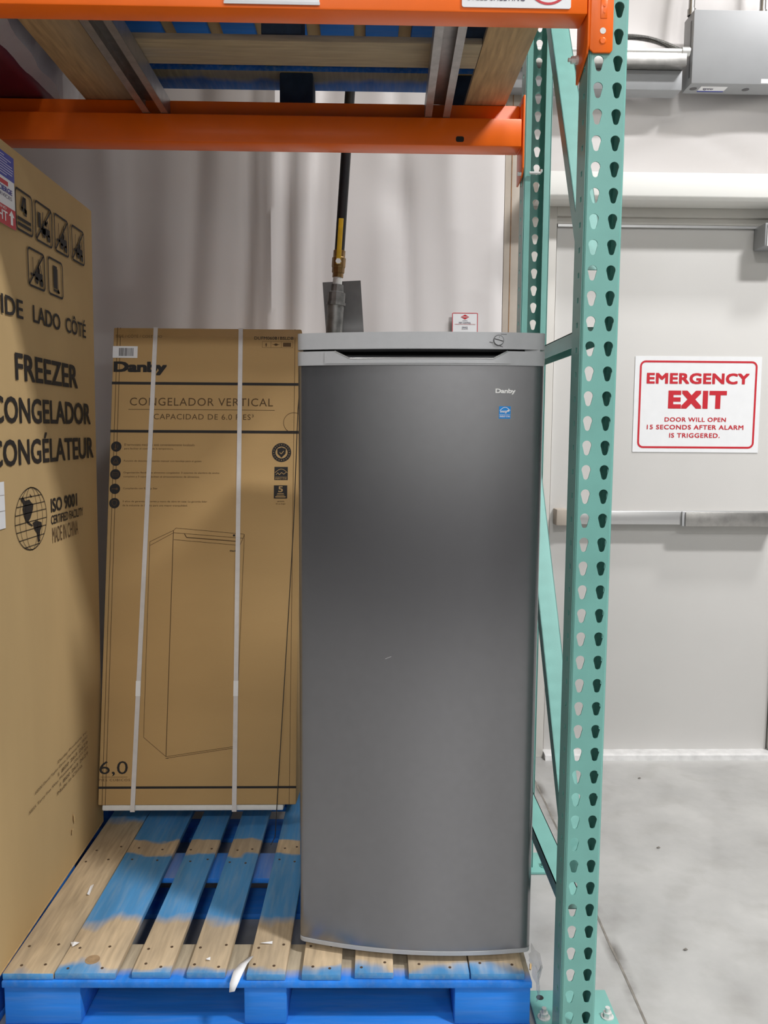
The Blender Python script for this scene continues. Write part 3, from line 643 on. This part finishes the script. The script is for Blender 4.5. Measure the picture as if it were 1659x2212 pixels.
flat('mark_arc', pline([(0.532+0.0395*k/10, 1.039+0.014*math.sin(math.pi*(k+0.5)/11)) for k in range(11)], 0.0014) + [rect(0.533, 1.0265, 0.570, 1.0275)] + pline([(0.535, 1.034), (0.541, 1.041), (0.546, 1.034), (0.553, 1.042), (0.560, 1.036), (0.568, 1.043)], 0.0015), FB, M_card2, b2, 0.0011)
text('mark_caption', 'ENERGY STAR', (0.533, 1.0195, 0.570, 1.0245), FB, M_card2, b2, 0, 1, 0.0011)
b3 = flat('five_year_mark', [rect(0.529, 0.9575, 0.572, 1.0000)], FB, M_ink, LB)
text('mark_numeral', '5', (0.543, 0.978, 0.558, 0.997), FB, M_card2, b3, 0.02, 1, 0.0011)
flat('mark_lines', [rect(0.540, 0.972, 0.561, 0.9745), rect(0.534, 0.961, 0.567, 0.9645), rect(0.538, 0.967, 0.563, 0.969)], FB, M_card2, b3, 0.0011)
TB('garantía', (0.541, 0.945, 0.563, 0.951), M_inkthin, 0, 1, 'mark_caption'); TB('en su hogar', (0.536, 0.937, 0.568, 0.943), M_inkthin, 0, 1, 'mark_caption')
dw = []
dl = 0.0014
dw += pline([(0.137, 0.817), (0.211, 0.853), (0.219, 0.861), (0.437, 0.842)], dl) + pline([(0.138, 0.805), (0.212, 0.846), (0.433, 0.829)], dl)
dw += pline([(0.437, 0.842), (0.433, 0.829), (0.423, 0.806)], dl) + [line((0.213, 0.824), (0.423, 0.806), dl), line((0.137, 0.817), (0.135, 0.206), dl), line((0.211, 0.853), (0.206, 0.147), 0.0022)]
dw += pline([(0.135, 0.206), (0.206, 0.147), (0.419, 0.178)], dl) + [line((0.209, 0.1425), (0.417, 0.173), dl), line((0.437, 0.842), (0.421, 0.175), dl)]
dw += pline([(0.246, 0.843), (0.253, 0.831), (0.416, 0.819)], 0.0028) + [line((0.205, 0.142), (0.214, 0.142), 0.002)]
dr_ = flat('freezer_line_drawing', dw, FB, M_inkthin, LB); dr_['label'] = 'thin line drawing of an upright freezer'
flat('drawn_dial', [circle(0.404, 0.838, 0.0035, n=14)], FB, M_ink, dr_, 0.0009)
text('drawn_lettering', 'Danby', (0.392, 0.785, 0.418, 0.791), FB, M_ink, dr_, 0.03, 1, 0.0009)
TB('6.0'.replace('.', ','), (0.0015, 0.088, 0.089, 0.134), M_ink, 0.0)
flat('printed_rule', [rect(0.006, 0.0848, 0.089, 0.0858)], FB, M_inkthin, LB)
TB('PIES CÚBICOS', (0.001, 0.073, 0.097, 0.082), M_inkthin, 0.0, 1.2)
for (ta, tb) in ((0.137, 0.1075), (0.4135, 0.421)):
    mb = MB(); hw = 0.0070
    path = [(ta, CDp*0.6, CH+0.0012), (ta, -0.0022, CH+0.0012), (tb, -0.0022, -0.0195), (tb, CDp*0.6, -0.0195)]
    vs_ = []
    for x, y, z in path: vs_ += [(x-hw, y, z), (x+hw, y, z)]
    mb.add(vs_, [(0, 1, 3, 2), (2, 3, 5, 4), (4, 5, 7, 6)])
    so = mb.build('strap', M_strap, LB); md = so.modifiers.new('s', 'SOLIDIFY'); md.thickness = 0.0009; md.offset = 0
    xm = tb+(ta-tb)*0.235
    box('strap_weld', M_white, so, xm-hw-0.0005, xm+hw+0.0005, -0.0040, -0.0020, 0.333, 0.380)

# ================================================================== RACK UPRIGHT
PITCHZ = 0.0508
def tear(cx, cz, n=10):
    r1, r2, d = 0.0097, 0.0056, 0.0155
    zt_ = cz + (r2+d-r1)/2.0
    pts = [(cx+r1*math.cos(R(a)), zt_+r1*math.sin(R(a))) for a in [-30+240*k/n for k in range(n+1)]]
    pts += [(cx+r2*math.cos(R(a)), zt_-d+r2*math.sin(R(a))) for a in [195+150*k/5 for k in range(6)]]
    return pts
def perforated(holes, a0, a1, nrow):
    """one plate a0..a1 wide, nrow cells of PITCHZ tall, each with the given holes (centred on the cell); returns verts (a, b) and faces"""
    bm = bmesh.new(); edges = []
    def loop(pts):
        vv = [bm.verts.new((p[0], p[1], 0)) for p in pts]
        edges.extend(bm.edges.new((vv[i], vv[(i+1) % len(vv)])) for i in range(len(vv)))
    h = PITCHZ/2
    loop([(a0, -h), (a1, -h), (a1, h), (a0, h)])
    for hl in holes: loop(hl)
    bmesh.ops.triangle_fill(bm, use_beauty=True, edges=edges)
    bm.verts.index_update()
    vs0 = [(v.co.x, v.co.y) for v in bm.verts]; fs0 = [tuple(v.index for v in f.verts) for f in bm.faces]; bm.free()
    V, Fc = [], []
    for k in range(nrow):
        o_ = len(V); V += [(a, b + k*PITCHZ) for a, b in vs0]; Fc += [tuple(i+o_ for i in f) for f in fs0]
    return V, Fc
def plate(name, m, parent, V, Fc, mapf, thick, off):
    me = bpy.data.meshes.new(name)
    me.from_pydata([tuple(Vector(mapf(a, b)) - Vector(off)) for a, b in V], [], Fc)
    bm = bmesh.new(); bm.from_mesh(me); bmesh.ops.remove_doubles(bm, verts=bm.verts, dist=1e-5)
    bmesh.ops.recalc_face_normals(bm, faces=bm.faces)
    bmesh.ops.dissolve_degenerate(bm, dist=1e-6, edges=bm.edges)
    bm.to_mesh(me); bm.free(); me.materials.append(m)
    o = put(bpy.data.objects.new(name, me), parent)
    md = o.modifiers.new('thickness', 'SOLIDIFY'); md.thickness = thick; md.offset = 0
    return o
UP = thing('rack_upright', 'teal perforated steel rack upright frame standing between freezer and exit door', 'rack frame', (0.48, 1.735, 0))
UO = (0.48, 1.735, 0)
NR = 64
def post(name, xl, xr, yweb, sgn, zhole, hx):
    """C post; web with teardrop holes at yweb, flanges run towards sgn*y"""
    k0 = int((zhole-0.030)/PITCHZ); zb = zhole - k0*PITCHZ
    V, Fc = perforated([tear(h, 0) for h in hx], xl+0.004, xr-0.004, NR)
    p = plate(name, M_teal, UP, V, Fc, lambda a, b: (a, yweb, zb+b), 0.0026, UO)
    dp = 0.070
    ztop = zb + (NR-0.5)*PITCHZ; zlow = zb-0.5*PITCHZ
    for xs_, s2 in ((xl, 1), (xr, -1)):
        ym = yweb + sgn*dp*0.42
        V2, F2 = perforated([rect(ym-0.0055, -0.0055, ym+0.0055, 0.0055)], min(yweb+sgn*0.004, yweb+sgn*dp), max(yweb+sgn*0.004, yweb+sgn*dp), NR)
        plate('post_flange', M_teal, p, V2, F2, lambda a, b: (xs_, a, zb+b), 0.0026, UO)
        # rounded corner and return lip
        cb = MB(); q = []
        for a in range(0, 91, 15):
            q.append((xs_+s2*0.004*(1-math.sin(R(a))), yweb+sgn*0.004*(1-math.cos(R(a)))))
        qi = [(x+s2*0.0024*(0.7 if i < 3 else 0.7), y+sgn*0.0024*0.7) for i, (x, y) in enumerate(q)]
        cb.prism(q + qi[::-1], 'z', zlow, ztop)
        cb.box(min(xs_, xs_+s2*0.018), max(xs_, xs_+s2*0.018), min(yweb+sgn*dp, yweb+sgn*(dp-0.0026)), max(yweb+sgn*dp, yweb+sgn*(dp-0.0026)), zlow, ztop)
        cb.build('post_lip', M_teal, p, off=UO, smooth=True)
    return p
post('front_post', 0.4405, 0.5160, 1.700, 1, 2.219, (0.4595, 0.4975))
post('rear_post', 0.4595, 0.5350, 2.537, -1, 2.525, (0.4785, 0.5085))
for (x0, x1, y0, y1, nm) in ((0.405, 0.60, 1.685, 1.895, 'f'), (0.425, 0.60, 2.44, 2.56, 'r')):
    bp_ = MB().box(x0, x1, y0, y1, 0.0005, 0.010).build('base_plate', M_teal, UP, 0.002, off=UO)
    sp = ((0.427, 1.80), (0.578, 1.80)) if nm == 'f' else ((0.445, 2.475), (0.575, 2.475))
    for bx_, by_ in sp:
        a = MB().tube([(bx_, by_, 0.010), (bx_, by_, 0.0125)], 0.015, 18).tube([(bx_, by_, 0.0125), (bx_, by_, 0.023)], 0.0105, 6).tube([(bx_, by_, 0.023), (bx_, by_, 0.034)], 0.0058, 10)
        a.build('anchor_bolt', M_zinc if nm == 'f' else M_teal, bp_, off=UO)
MB().tube([(0.432, 1.868, 0.0095), (0.432, 1.868, 0.0104)], 0.009, 14).build('bolt_hole', M_gasket, UP, off=UO)
def brace(name, ya, za, yb, zb, x0=0.465, x1=0.513, dep=0.034):
    """channel brace from (ya,za) to (yb,zb); broad face looks to the front / up, open at the back"""
    d = Vector((0, yb-ya, zb-za)); l = d.length; d.normalize()
    nrm = Vector((0, -d.z, d.y))
    if abs(d.z) < 0.2: nrm = Vector((0, 0, 1))
    mid = Vector(((x0+x1)/2, (ya+yb)/2, (za+zb)/2)); t = 0.0022
    mb = MB()
    mb.obox(mid - nrm*t/2, Vector(((x1-x0)/2, 0, 0)), d*l/2, nrm*t/2)
    for xs_ in (x0+t/2, x1-t/2):
        mb.obox(Vector((xs_, mid.y, mid.z)) - nrm*dep/2, Vector((t/2, 0, 0)), d*l/2, nrm*dep/2)
    return mb.build(name, M_teal, UP, off=UO)
brace('diagonal_brace', 1.790, 1.735, 2.45, 2.86)
brace('diagonal_brace', 1.770, 0.375, 2.45, 1.375)
brace('horizontal_brace', 1.775, 0.298, 2.46, 0.298)
brace('horizontal_brace', 1.775, 1.612, 2.46, 1.612)

# ================================================================== BEAMS
def beam(name, label, yin, s, zb, x0, x1):
    """step beam; s=+1: plain face towards the front (yin is the front face), inner step at the back; s=-1 mirrored about y"""
    t = thing(name, label, 'rack beam', (0, yin, zb), group=None)
    dp, h, st_, sh_ = 0.062, 0.128, 0.038, 0.050
    if s < 0: dp = 0.078
    prof = [(0, 0), (dp, 0), (dp, h-sh_), (dp-st_, h-sh_), (dp-st_, h), (0, h)]
    if s < 0: prof = [(dp-a, b) for a, b in prof]
    MB().prism(prof, 'x', x0, x1).build('beam_body', M_orange, t, 0.004, 2)
    return t
ZB = 2.205
FBm = beam('rack_beam', 'orange steel rack beam nearest the camera, across the top edge', 1.690, 1, ZB, -2.2, 0.432)
RBm = beam('rack_beam', 'orange steel rack beam at the back of the shelf, in front of the wall', 2.452, -1, ZB+0.002, -2.2, 0.446)
# front connector: plate on the post face + leg beside it
c1 = MB(); O1 = (0, 1.690, ZB)
c1.prism([(0.4385, 2.37), (0.4385, 2.142), (0.446, 2.135), (0.480, 2.135), (0.4845, 2.140), (0.4845, 2.37)], 'y', 1.6925, 1.6975)
c1.prism([(1.6925, 2.37), (1.6925, 2.150), (1.700, 2.136), (1.772, 2.106), (1.778, 2.106), (1.778, 2.37)], 'x', 0.4335, 0.4385)
ec = c1.build('end_connector', M_orange, FBm, 0.0015, off=O1)
MB().tube([(0.4335, 1.762, 2.150), (0.428, 1.762, 2.150)], 0.0085, 16).tube([(0.428, 1.762, 2.150), (0.419, 1.762, 2.150)], 0.0075, 6).tube([(0.419, 1.762, 2.150), (0.413, 1.762, 2.150)], 0.004, 10).build('safety_bolt', M_zinc, ec, off=O1)
MB().tube([(0.464, 1.6925, 2.176), (0.464, 1.6920, 2.176)], 0.006, 14).build('rivet_hole', M_galv, ec, off=O1)
MB().tube([(0.464, 1.6925, 2.157), (0.464, 1.6905, 2.157)], [0.0075, 0.005], 14).build('connector_stud', M_orange, ec, off=O1)
MB().box(0.4585, 0.4715, 1.6916, 1.6926, 2.199, 2.235).build('connector_emboss', M_orange, ec, 0.0006, off=O1)
MB().tube([(0.466, 1.6918, 2.223), (0.466, 1.6908, 2.223)], 0.0025, 10).tube([(0.466, 1.6918, 2.211), (0.466, 1.6908, 2.211)], 0.0022, 10).build('emboss_stud', M_orange, ec, off=O1)
c2 = MB(); O2 = (0, 2.452, ZB+0.002)
c2.prism([(2.455, 2.352), (2.455, 2.150), (2.475, 2.128), (2.545, 2.120), (2.545, 2.352)], 'x', 0.4500, 0.4555)
c2.box(0.4455, 0.4503, 2.465, 2.530, ZB+0.003, ZB+0.125)
ec2 = c2.build('end_connector', M_orange, RBm, 0.001, off=O2)
MB().tube([(0.450, 2.470, 2.137), (0.440, 2.470, 2.137)], 0.006, 10).build('safety_bolt', M_zinc, ec2, off=O2)
MB().tube([(0.472, 2.458, 2.136), (0.503, 2.458, 2.136), (0.506, 2.458, 2.140), (0.506, 2.458, 2.146)], 0.0042, 10).build('safety_pin', M_zinc, ec2, off=O2)
FR2 = Frame((0, 0, 0), (1, 0, 0), (0, 0, 1))
flat('slot_hole', [rrect(0.256, 0.0105, 0.279, 0.0260, 0.005)], FR2, M_gasket, RBm, 0.0006)
# shelf signs
sg = thing('price_holder', 'blank white price label holder at the top edge on the front orange beam', 'sign', (-0.186, 1.6895, 2.212))
MB().box(-0.092, 0.092, -0.0030, 0.0, 0.0, 0.08).build('holder_card', M_paper, sg, 0.0005)
MB().box(-0.093, 0.093, -0.0046, -0.0032, -0.001, 0.004).build('holder_lip', M_eleclt, sg)
s2_ = thing('shelf_sign', 'white sign reading STEEL SHELVING with red circle on the front orange beam', 'sign', (0.291, 1.6895, 2.2135))
MB().prism(rrect(-0.107, 0.0, 0.107, 0.105, 0.004), 'y', -0.0022, 0.0).build('sign_card', M_paper, s2_)
FS = Frame((0, -0.0022, 0), (1, 0, 0), (0, 0, 1))
text('sign_lettering', 'STEEL SHELVING', (-0.096, 0.0125, 0.016, 0.0225), FS, M_dktxt, s2_, 0.015, 1.1)
flat('red_circle', ring(0.062, 0.048, 0.042, 0.0045, n=40), FS, M_red, s2_)

# pallet support bars lying in the beam steps
def bar(label, xc, dx):
    t = thing('pallet_support_bar', label, 'support bar', (xc, 1.72, ZB+0.08), (0, 0, dx), group=None)
    hw, h, ln = 0.036, 0.0478, 0.762
    MB().box(-hw, hw, 0, ln, h-0.0022, h).build('bar_web', M_galv, t)
    for s in (-1, 1):
        MB().box(min(s*hw, s*(hw-0.002)), max(s*hw, s*(hw-0.002)), 0, ln, 0.0, h-0.0023).box(min(s*hw, s*(hw-0.020)), max(s*hw, s*(hw-0.020)), 0, ln, 0.0005, 0.0025).build('bar_flange', M_galv, t)
    return t
bar('galvanised support bar bridging the two orange beams on the left', -0.600, R(0.3))
bar('galvanised support bar bridging the two orange beams on the right', 0.181, R(-1.6))

# ================================================================== UPPER PALLET AND ITS LOAD
UZ = ZB+0.1305
random.seed(23)
up = pallet('wooden_pallet', 'weathered blue pallet seen from below on the upper rack shelf', (-0.815, 1.676, UZ), 0, True)
lc = thing('stacked_carton', 'dark brown carton on the upper pallet, glimpsed through its deck boards', 'box', (-0.2, 2.18, UZ+0.1435))
MB().box(-0.58, 0.55, -0.47, 0.50, 0.0, 2.30).build('carton_shell', M_card, lc, 0.004)  # made much taller out of view to block light from the back wall
mr_ = thing('wrapped_load', 'maroon load in plastic film on the upper shelf in the left corner', 'load', (-1.55, 2.20, UZ))
MB().box(-1.45, 0.62, -0.45, 0.46, 0.002, 2.40).build('maroon_bundle', M_maroon, mr_, 0.02, 3)  # unseen extra height added to keep light off the back wall
fm_ = MB(); vs_ = []; nn = 24
for j in range(nn+1):
    y = -0.50 + 1.0*j/nn
    for i, (dx_, dz_) in enumerate(((0.60, 0.0), (0.645, 0.012), (0.69, 0.03), (0.715, 0.12), (0.715, 0.5))):
        vs_.append((dx_ - 0.075*(y+0.3)*(1 if i else 0.6) + 0.006*math.sin(j*1.3+i), y, dz_+0.0 + 0.004*math.sin(j*0.9+2*i)+0.006))
fm_.add(vs_, [(j*5+i, j*5+i+1, (j+1)*5+i+1, (j+1)*5+i) for j in range(nn) for i in range(4)])
fm_.build('plastic_film', M_film, mr_, smooth=True)

# ================================================================== WALL PIPE, PLATE, SIGNS
PI_ = thing('gas_pipe', 'black vertical gas pipe with brass valve and yellow lever behind the freezer', 'pipe', (-0.20, 2.97, 0.0))
PO = (-0.20, 2.97, 0.0)
def pp(z, y=2.97): return (-0.1145 + max(z-1.60, 0)*0.0665-0.0088, y, z)
MB().tube([pp(2.015), pp(3.6)], 0.0175, 16).build('black_pipe', M_black, PI_, smooth=True, off=PO)
v_ = MB().tube([pp(1.925), pp(1.940), pp(1.942), pp(1.958), pp(1.962), pp(1.992), pp(1.996), pp(2.018)], [0.019, 0.019, 0.022, 0.022, 0.024, 0.024, 0.021, 0.021], 8).build('valve_body', M_brass, PI_, off=PO)
hn = MB().tube([pp(1.975, 2.946), pp(1.975, 2.930)], 0.010, 6).build('lever_nut', M_zinc, v_, off=PO)
lv = MB(); a0 = Vector(pp(1.965, 2.934)); a1 = Vector(pp(2.12, 2.934)); dl_ = (a1-a0).normalized()
lv.obox((a0+a1)/2, (0.0085, 0, 0), (0, 0.0025, 0), dl_*(a1-a0).length/2)
lv.build('lever', M_yellow, v_, 0.002, off=PO)
MB().tube([pp(1.895), pp(1.926)], 0.0165, 14).build('pipe_nipple', M_foam, PI_, smooth=True, off=PO)
MB().tube([pp(1.828), pp(1.838), pp(1.839), pp(1.872), pp(1.876), pp(1.900)], [0.034, 0.034, 0.031, 0.031, 0.024, 0.022], 12).build('reducer_coupling', M_iron, PI_, off=PO)
MB().tube([pp(0.0), pp(1.57), pp(1.63), pp(1.832)], 0.0295, 18).build('steel_pipe', M_iron, PI_, smooth=True, off=PO)
PL = thing('steel_plate', 'dark grey steel plate fixed behind the gas pipe', 'plate', (-0.08, 3.04, 0.0))
q = [(-0.157, 1.913), (-0.021, 1.921), (0.000, 1.60), (0.000, 0.0), (-0.135, 0.0), (-0.135, 1.60)]
MB().prism([(a*1.013+0.08, (b-1.39)*1.013+1.39 if b else 0.0) for a, b in q], 'y', -0.003, 0.003).build('plate_sheet', M_plate, PL)
ps = thing('pest_sign', 'small white pest control notice with red border on the wall above the freezer', 'sign', (0.396, WALLY-0.018, 1.66))
MB().box(-0.052, 0.052, 0.0, 0.0015, 0.0, 0.200).build('notice_sheet', M_paper, ps)
FP = Frame((0, 0, 0), (1, 0, 0), (0, 0, 1))
flat('red_border', rring(-0.0515, 0.0, 0.0515, 0.1995, 0.004, 0.0026), FP, M_red, ps)
dm = flat('diamond_logo', [[(-0.017, 0.183), (0, 0.173), (0.017, 0.183), (0, 0.193)]], FP, M_red, ps)
text('logo_lettering', 'ORKIN', (-0.0115, 0.1808, 0.0115, 0.1852), FP, M_white, dm, 0.02, 1, 0.0010)
for s, hw, z0, z1, m in (('CANADA', 0.010, 0.167, 0.170, M_dktxt), ('PEST CONTROL', 0.024, 0.157, 0.163, M_dktxt), ('WARNING DO NOT MOVE OR HANDLE DEVICE', 0.042, 0.153, 0.1555, M_red), ('DEVICE', 0.011, 0.139, 0.145, M_dktxt), ('DO NOT MOVE', 0.012, 0.134, 0.137, M_dktxt), ('BAIT No.', 0.020, 0.119, 0.124, M_dktxt)):
    text('notice_lettering', s, (-hw, z0, hw, z1), FP, m, ps, 0.01)
ex = thing('exit_sign', 'white sign with red EMERGENCY EXIT lettering stuck on the beige door', 'sign', (1.373, 3.3968, 1.306))
def exq(a, b): return a
MB().add([(-0.264, -0.0014, 0.0), (0.264, -0.0014, -0.001), (0.262, -0.0014, 0.394), (-0.265, -0.0014, 0.393), (-0.264, 0.001, 0.0), (0.264, 0.001, -0.001), (0.262, 0.001, 0.394), (-0.265, 0.001, 0.393)], [(0,1,2,3),(4,7,6,5),(0,4,5,1),(1,5,6,2),(2,6,7,3),(3,7,4,0)]).build('sign_sheet', M_paper, ex)
FE = Frame((0, -0.0014, 0), (1, 0, 0), (0, 0, 1))
flat('red_border', rring(-0.245, 0.016, 0.245, 0.376, 0.024, 0.008), FE, M_red, ex)
text('sign_lettering', 'EMERGENCY', (-0.215, 0.281, 0.213, 0.326), FE, M_red, ex, 0.035, 1.05)
text('sign_lettering', 'EXIT', (-0.122, 0.180, 0.122, 0.254), FE, M_red, ex, 0.05, 1.12)
text('sign_lettering', 'DOOR WILL OPEN', (-0.134, 0.126, 0.123, 0.144), FE, M_red, ex, 0.02, 1.1)
text('sign_lettering', '15 SECONDS AFTER ALARM', (-0.207, 0.094, 0.198, 0.113), FE, M_red, ex, 0.02, 1.1)
text('sign_lettering', 'IS TRIGGERED.', (-0.112, 0.060, 0.100, 0.079), FE, M_red, ex, 0.02, 1.1)

# ================================================================== ELECTRICAL GEAR ABOVE THE DOOR
eb = thing('electrical_box', 'large grey electrical enclosure on the wall above the exit door', 'enclosure', (1.256, 3.30, 2.735))
MB().box(0, 0.70, 0, 0.10, 0, 0.272).build('enclosure_body', M_elec, eb, 0.003)
MB().box(-0.0012, -0.0002, 0.02, 0.03, 0.03, 0.24).build('lid_seam', M_dknob, eb)
MB().box(0.05, 0.155, 0.025, 0.075, -0.0008, -0.0001).build('maker_label', M_paper, eb)
MB().box(0.05, 0.155, 0.067, 0.075, -0.0014, -0.0009).build('label_band', M_bluelab, eb)
text('label_lettering', 'tyco', (0.064, 0.040, 0.105, 0.060), Frame((0, 0, -0.0009), (1, 0, 0), (0, -1, 0)) if False else Frame((0, 0.1, -0.0009), (1, 0, 0), (0, -1, 0)), M_dktxt, eb, 0.02)
MB().tube([(0.027, 0.05, -0.0008), (0.027, 0.05, 0.0)], 0.014, 18).tube([(0.235, 0.05, -0.0008), (0.235, 0.05, 0.0)], 0.014, 18).build('knockout', M_dknob, eb)
MB().box(0.272, 0.40, -0.001, 0.0, 0.004, 0.020).build('front_label', M_paper, eb)
for k, cx in enumerate((0.008, 0.288)):
    MB().tube([(cx, 0.05, 0.272), (cx, 0.05, 1.1)], 0.012, 14).tube([(cx, 0.05, 0.272), (cx, 0.05, 0.295)], 0.016, 12).build('riser_conduit', M_galv, eb, smooth=True)
wt = thing('wire_trough', 'grey square wire trough running left from the electrical enclosure', 'trough', (0.55, 3.315, 2.715))
MB().box(0.0, 0.675, 0, 0.08, 0, 0.073).build('trough_body', M_elec, wt, 0.002)
MB().box(0.0, 0.675, -0.045, 0.08, 0.074, 0.118).build('strut_channel', M_galv, wt, 0.003)
MB().tube([(0.10, -0.02, 0.132), (0.69, -0.02, 0.132)], 0.0125, 14).tube([(0.66, -0.02, 0.132), (0.69, -0.02, 0.132)], 0.018, 12).build('conduit', M_zinc, wt, smooth=True)
jb_ = thing('junction_box', 'pale grey junction box on the wall behind the rear rack post', 'enclosure', (0.40, 3.27, 2.735))
MB().box(0.0, 0.149, 0, 0.08, 0.0, 0.115).build('junction_body', M_eleclt, jb_, 0.003)
MB().box(0.004, 0.145, -0.002, 0.0, 0.004, 0.111).build('junction_cover', M_eleclt, jb_, 0.001)
fx_ = thing('flex_conduit', 'ribbed grey flexible conduit looping above the wire trough', 'conduit', (0.9, 3.35, 2.86))
pts = []; rr = []
for k in range(121):
    t_ = k/120; x = 0.06+0.27*t_; z = 0.062-0.048*t_+0.02*math.sin(math.pi*t_)
    pts.append((x, 0.0, z)); rr.append(0.0115 if k % 2 else 0.0095)
MB().tube(pts, rr, 10).build('ribbed_hose', M_iron, fx_)
MB().tube([(0.08+0.24*k/20, -0.01, 0.045+0.035*math.sin(math.pi*k/20)-0.05*k/20) for k in range(21)], 0.002, 6).build('black_wire', M_cord, fx_, smooth=True)

# ================================================================== SMALL LOOSE THINGS
def scrap(name, label, cat, pts, z, m, curl=0.004, th=0.0006):
    n_ = len(pts); cx = sum(p[0] for p in pts)/n_; cy = sum(p[1] for p in pts)/n_
    mb = MB(); mb.add([(p[0]-cx, p[1]-cy, th+curl*(k % 2)) for k, p in enumerate(pts)], [tuple(range(n_))])
    o = mb.build(name, m); o.location = (cx, cy, z); md = o.modifiers.new('t', 'SOLIDIFY'); md.thickness = th; md.offset = 1
    return tag(o, label, cat, None)
dz_ = PZ+0.002
# curled strip hanging over the pallet's front edge
sm = MB(); pts = [(-0.266, 1.830, dz_+0.004), (-0.280, 1.795, dz_+0.009), (-0.286, 1.768, dz_+0.010), (-0.293, 1.748, dz_-0.004), (-0.297, 1.740, dz_-0.020)]
wd2 = [0.006, 0.010, 0.012, 0.010, 0.006]
vs_ = []
for (x, y, z), h in zip(pts, wd2): vs_ += [(x-h+0.285, y-1.79, z-dz_), (x+h+0.285, y-1.79, z-dz_+0.002)]
sm.add(vs_, [(2*i, 2*i+1, 2*i+3, 2*i+2) for i in range(4)])
so_ = sm.build('paper_strip', M_paper, None, smooth=True); so_.location = (-0.285, 1.79, dz_)
so_.modifiers.new('t', 'SOLIDIFY').thickness = 0.0007
tag(so_, 'torn white paper strip hanging over the front edge of the lower pallet', 'scrap')
scrap('paper_scrap', 'white paper sliver on the bare grey board beside the tall carton', 'scrap', [(-0.747, 2.145), (-0.738, 2.145), (-0.736, 2.100), (-0.741, 2.098)], dz_, M_paper)
scrap('paper_scrap', 'small crumpled white scrap on the second board near the pallet front', 'scrap', [(-0.712, 1.895), (-0.700, 1.888), (-0.690, 1.894), (-0.688, 1.884), (-0.702, 1.878)], dz_, M_paper, 0.006)
scrap('paper_scrap', 'tiny white scrap on the bare front end of a blue board', 'scrap', [(-0.372, 1.829), (-0.362, 1.832), (-0.361, 1.824), (-0.369, 1.822)], dz_, M_paper, 0.003)
scrap('paper_scrap', 'thin white scrap near the paper strip and the freezer corner', 'scrap', [(-0.250, 1.888), (-0.222, 1.890), (-0.222, 1.884), (-0.250, 1.883)], dz_, M_paper, 0.003)
# plastic film bunched at the pallet's right corner
pf = thing('plastic_wrap', 'crumpled clear plastic wrap caught on the right corner of the pallet', 'plastic', (0.398, 1.80, 0.078))
mb = MB(); vs_ = []; random.seed(31)
for j in range(9):
    for i in range(6):
        a = i/5; b = j/8
        vs_.append((0.006+0.018*math.sin(math.pi*a)*(0.4+0.6*b)+random.uniform(-0.005, 0.005), -0.035+0.10*a+random.uniform(-0.004, 0.004), 0.0+0.075*b+random.uniform(-0.004, 0.004)))
mb.add(vs_, [(j*6+i, j*6+i+1, (j+1)*6+i+1, (j+1)*6+i) for j in range(8) for i in range(5)])
mb.build('film_sheet', M_film2, pf, smooth=True, angle=60)
# thin dark cord between carton and freezer
cdm = MB()
cp = [(-0.172, 2.42, 1.600), (-0.190, 2.43, 1.560), (-0.200, 2.435, 1.45), (-0.215, 2.44, 1.1), (-0.240, 2.44, 0.7), (-0.262, 2.43, 0.35), (-0.272, 2.40, 0.150), (-0.28, 2.36, 0.146)]
cdm.tube(cp, 0.0013, 6)
co = cdm.build('thin_cord', M_cord, None, smooth=True, off=cp[-1]); co.location = cp[-1]
tag(co, 'thin dark cord hanging down between the leaning carton and the freezer', 'cord')
# litter on the concrete
scrap('wood_chip', 'pale wood chip on the concrete between pallet corner and teal post', 'chip', [(0.430, 1.985), (0.437, 2.010), (0.441, 2.008), (0.434, 1.983)], 0.0006, M_cardedge, 0.002, 0.0015)
for (x, y, lb) in ((1.10, 3.15, 'dark crumb on the concrete just in front of the door threshold'), (0.98, 2.60, 'dark flake on the bare concrete in the middle of the exit path'), (0.86, 2.06, 'short dark fleck on the concrete right of the saw-cut joint')):
    scrap('floor_crumb', lb, 'debris', [(x, y), (x+0.009, y+0.004), (x+0.013, y-0.001), (x+0.005, y-0.004)], 0.0006, M_joint, 0.002, 0.0015)
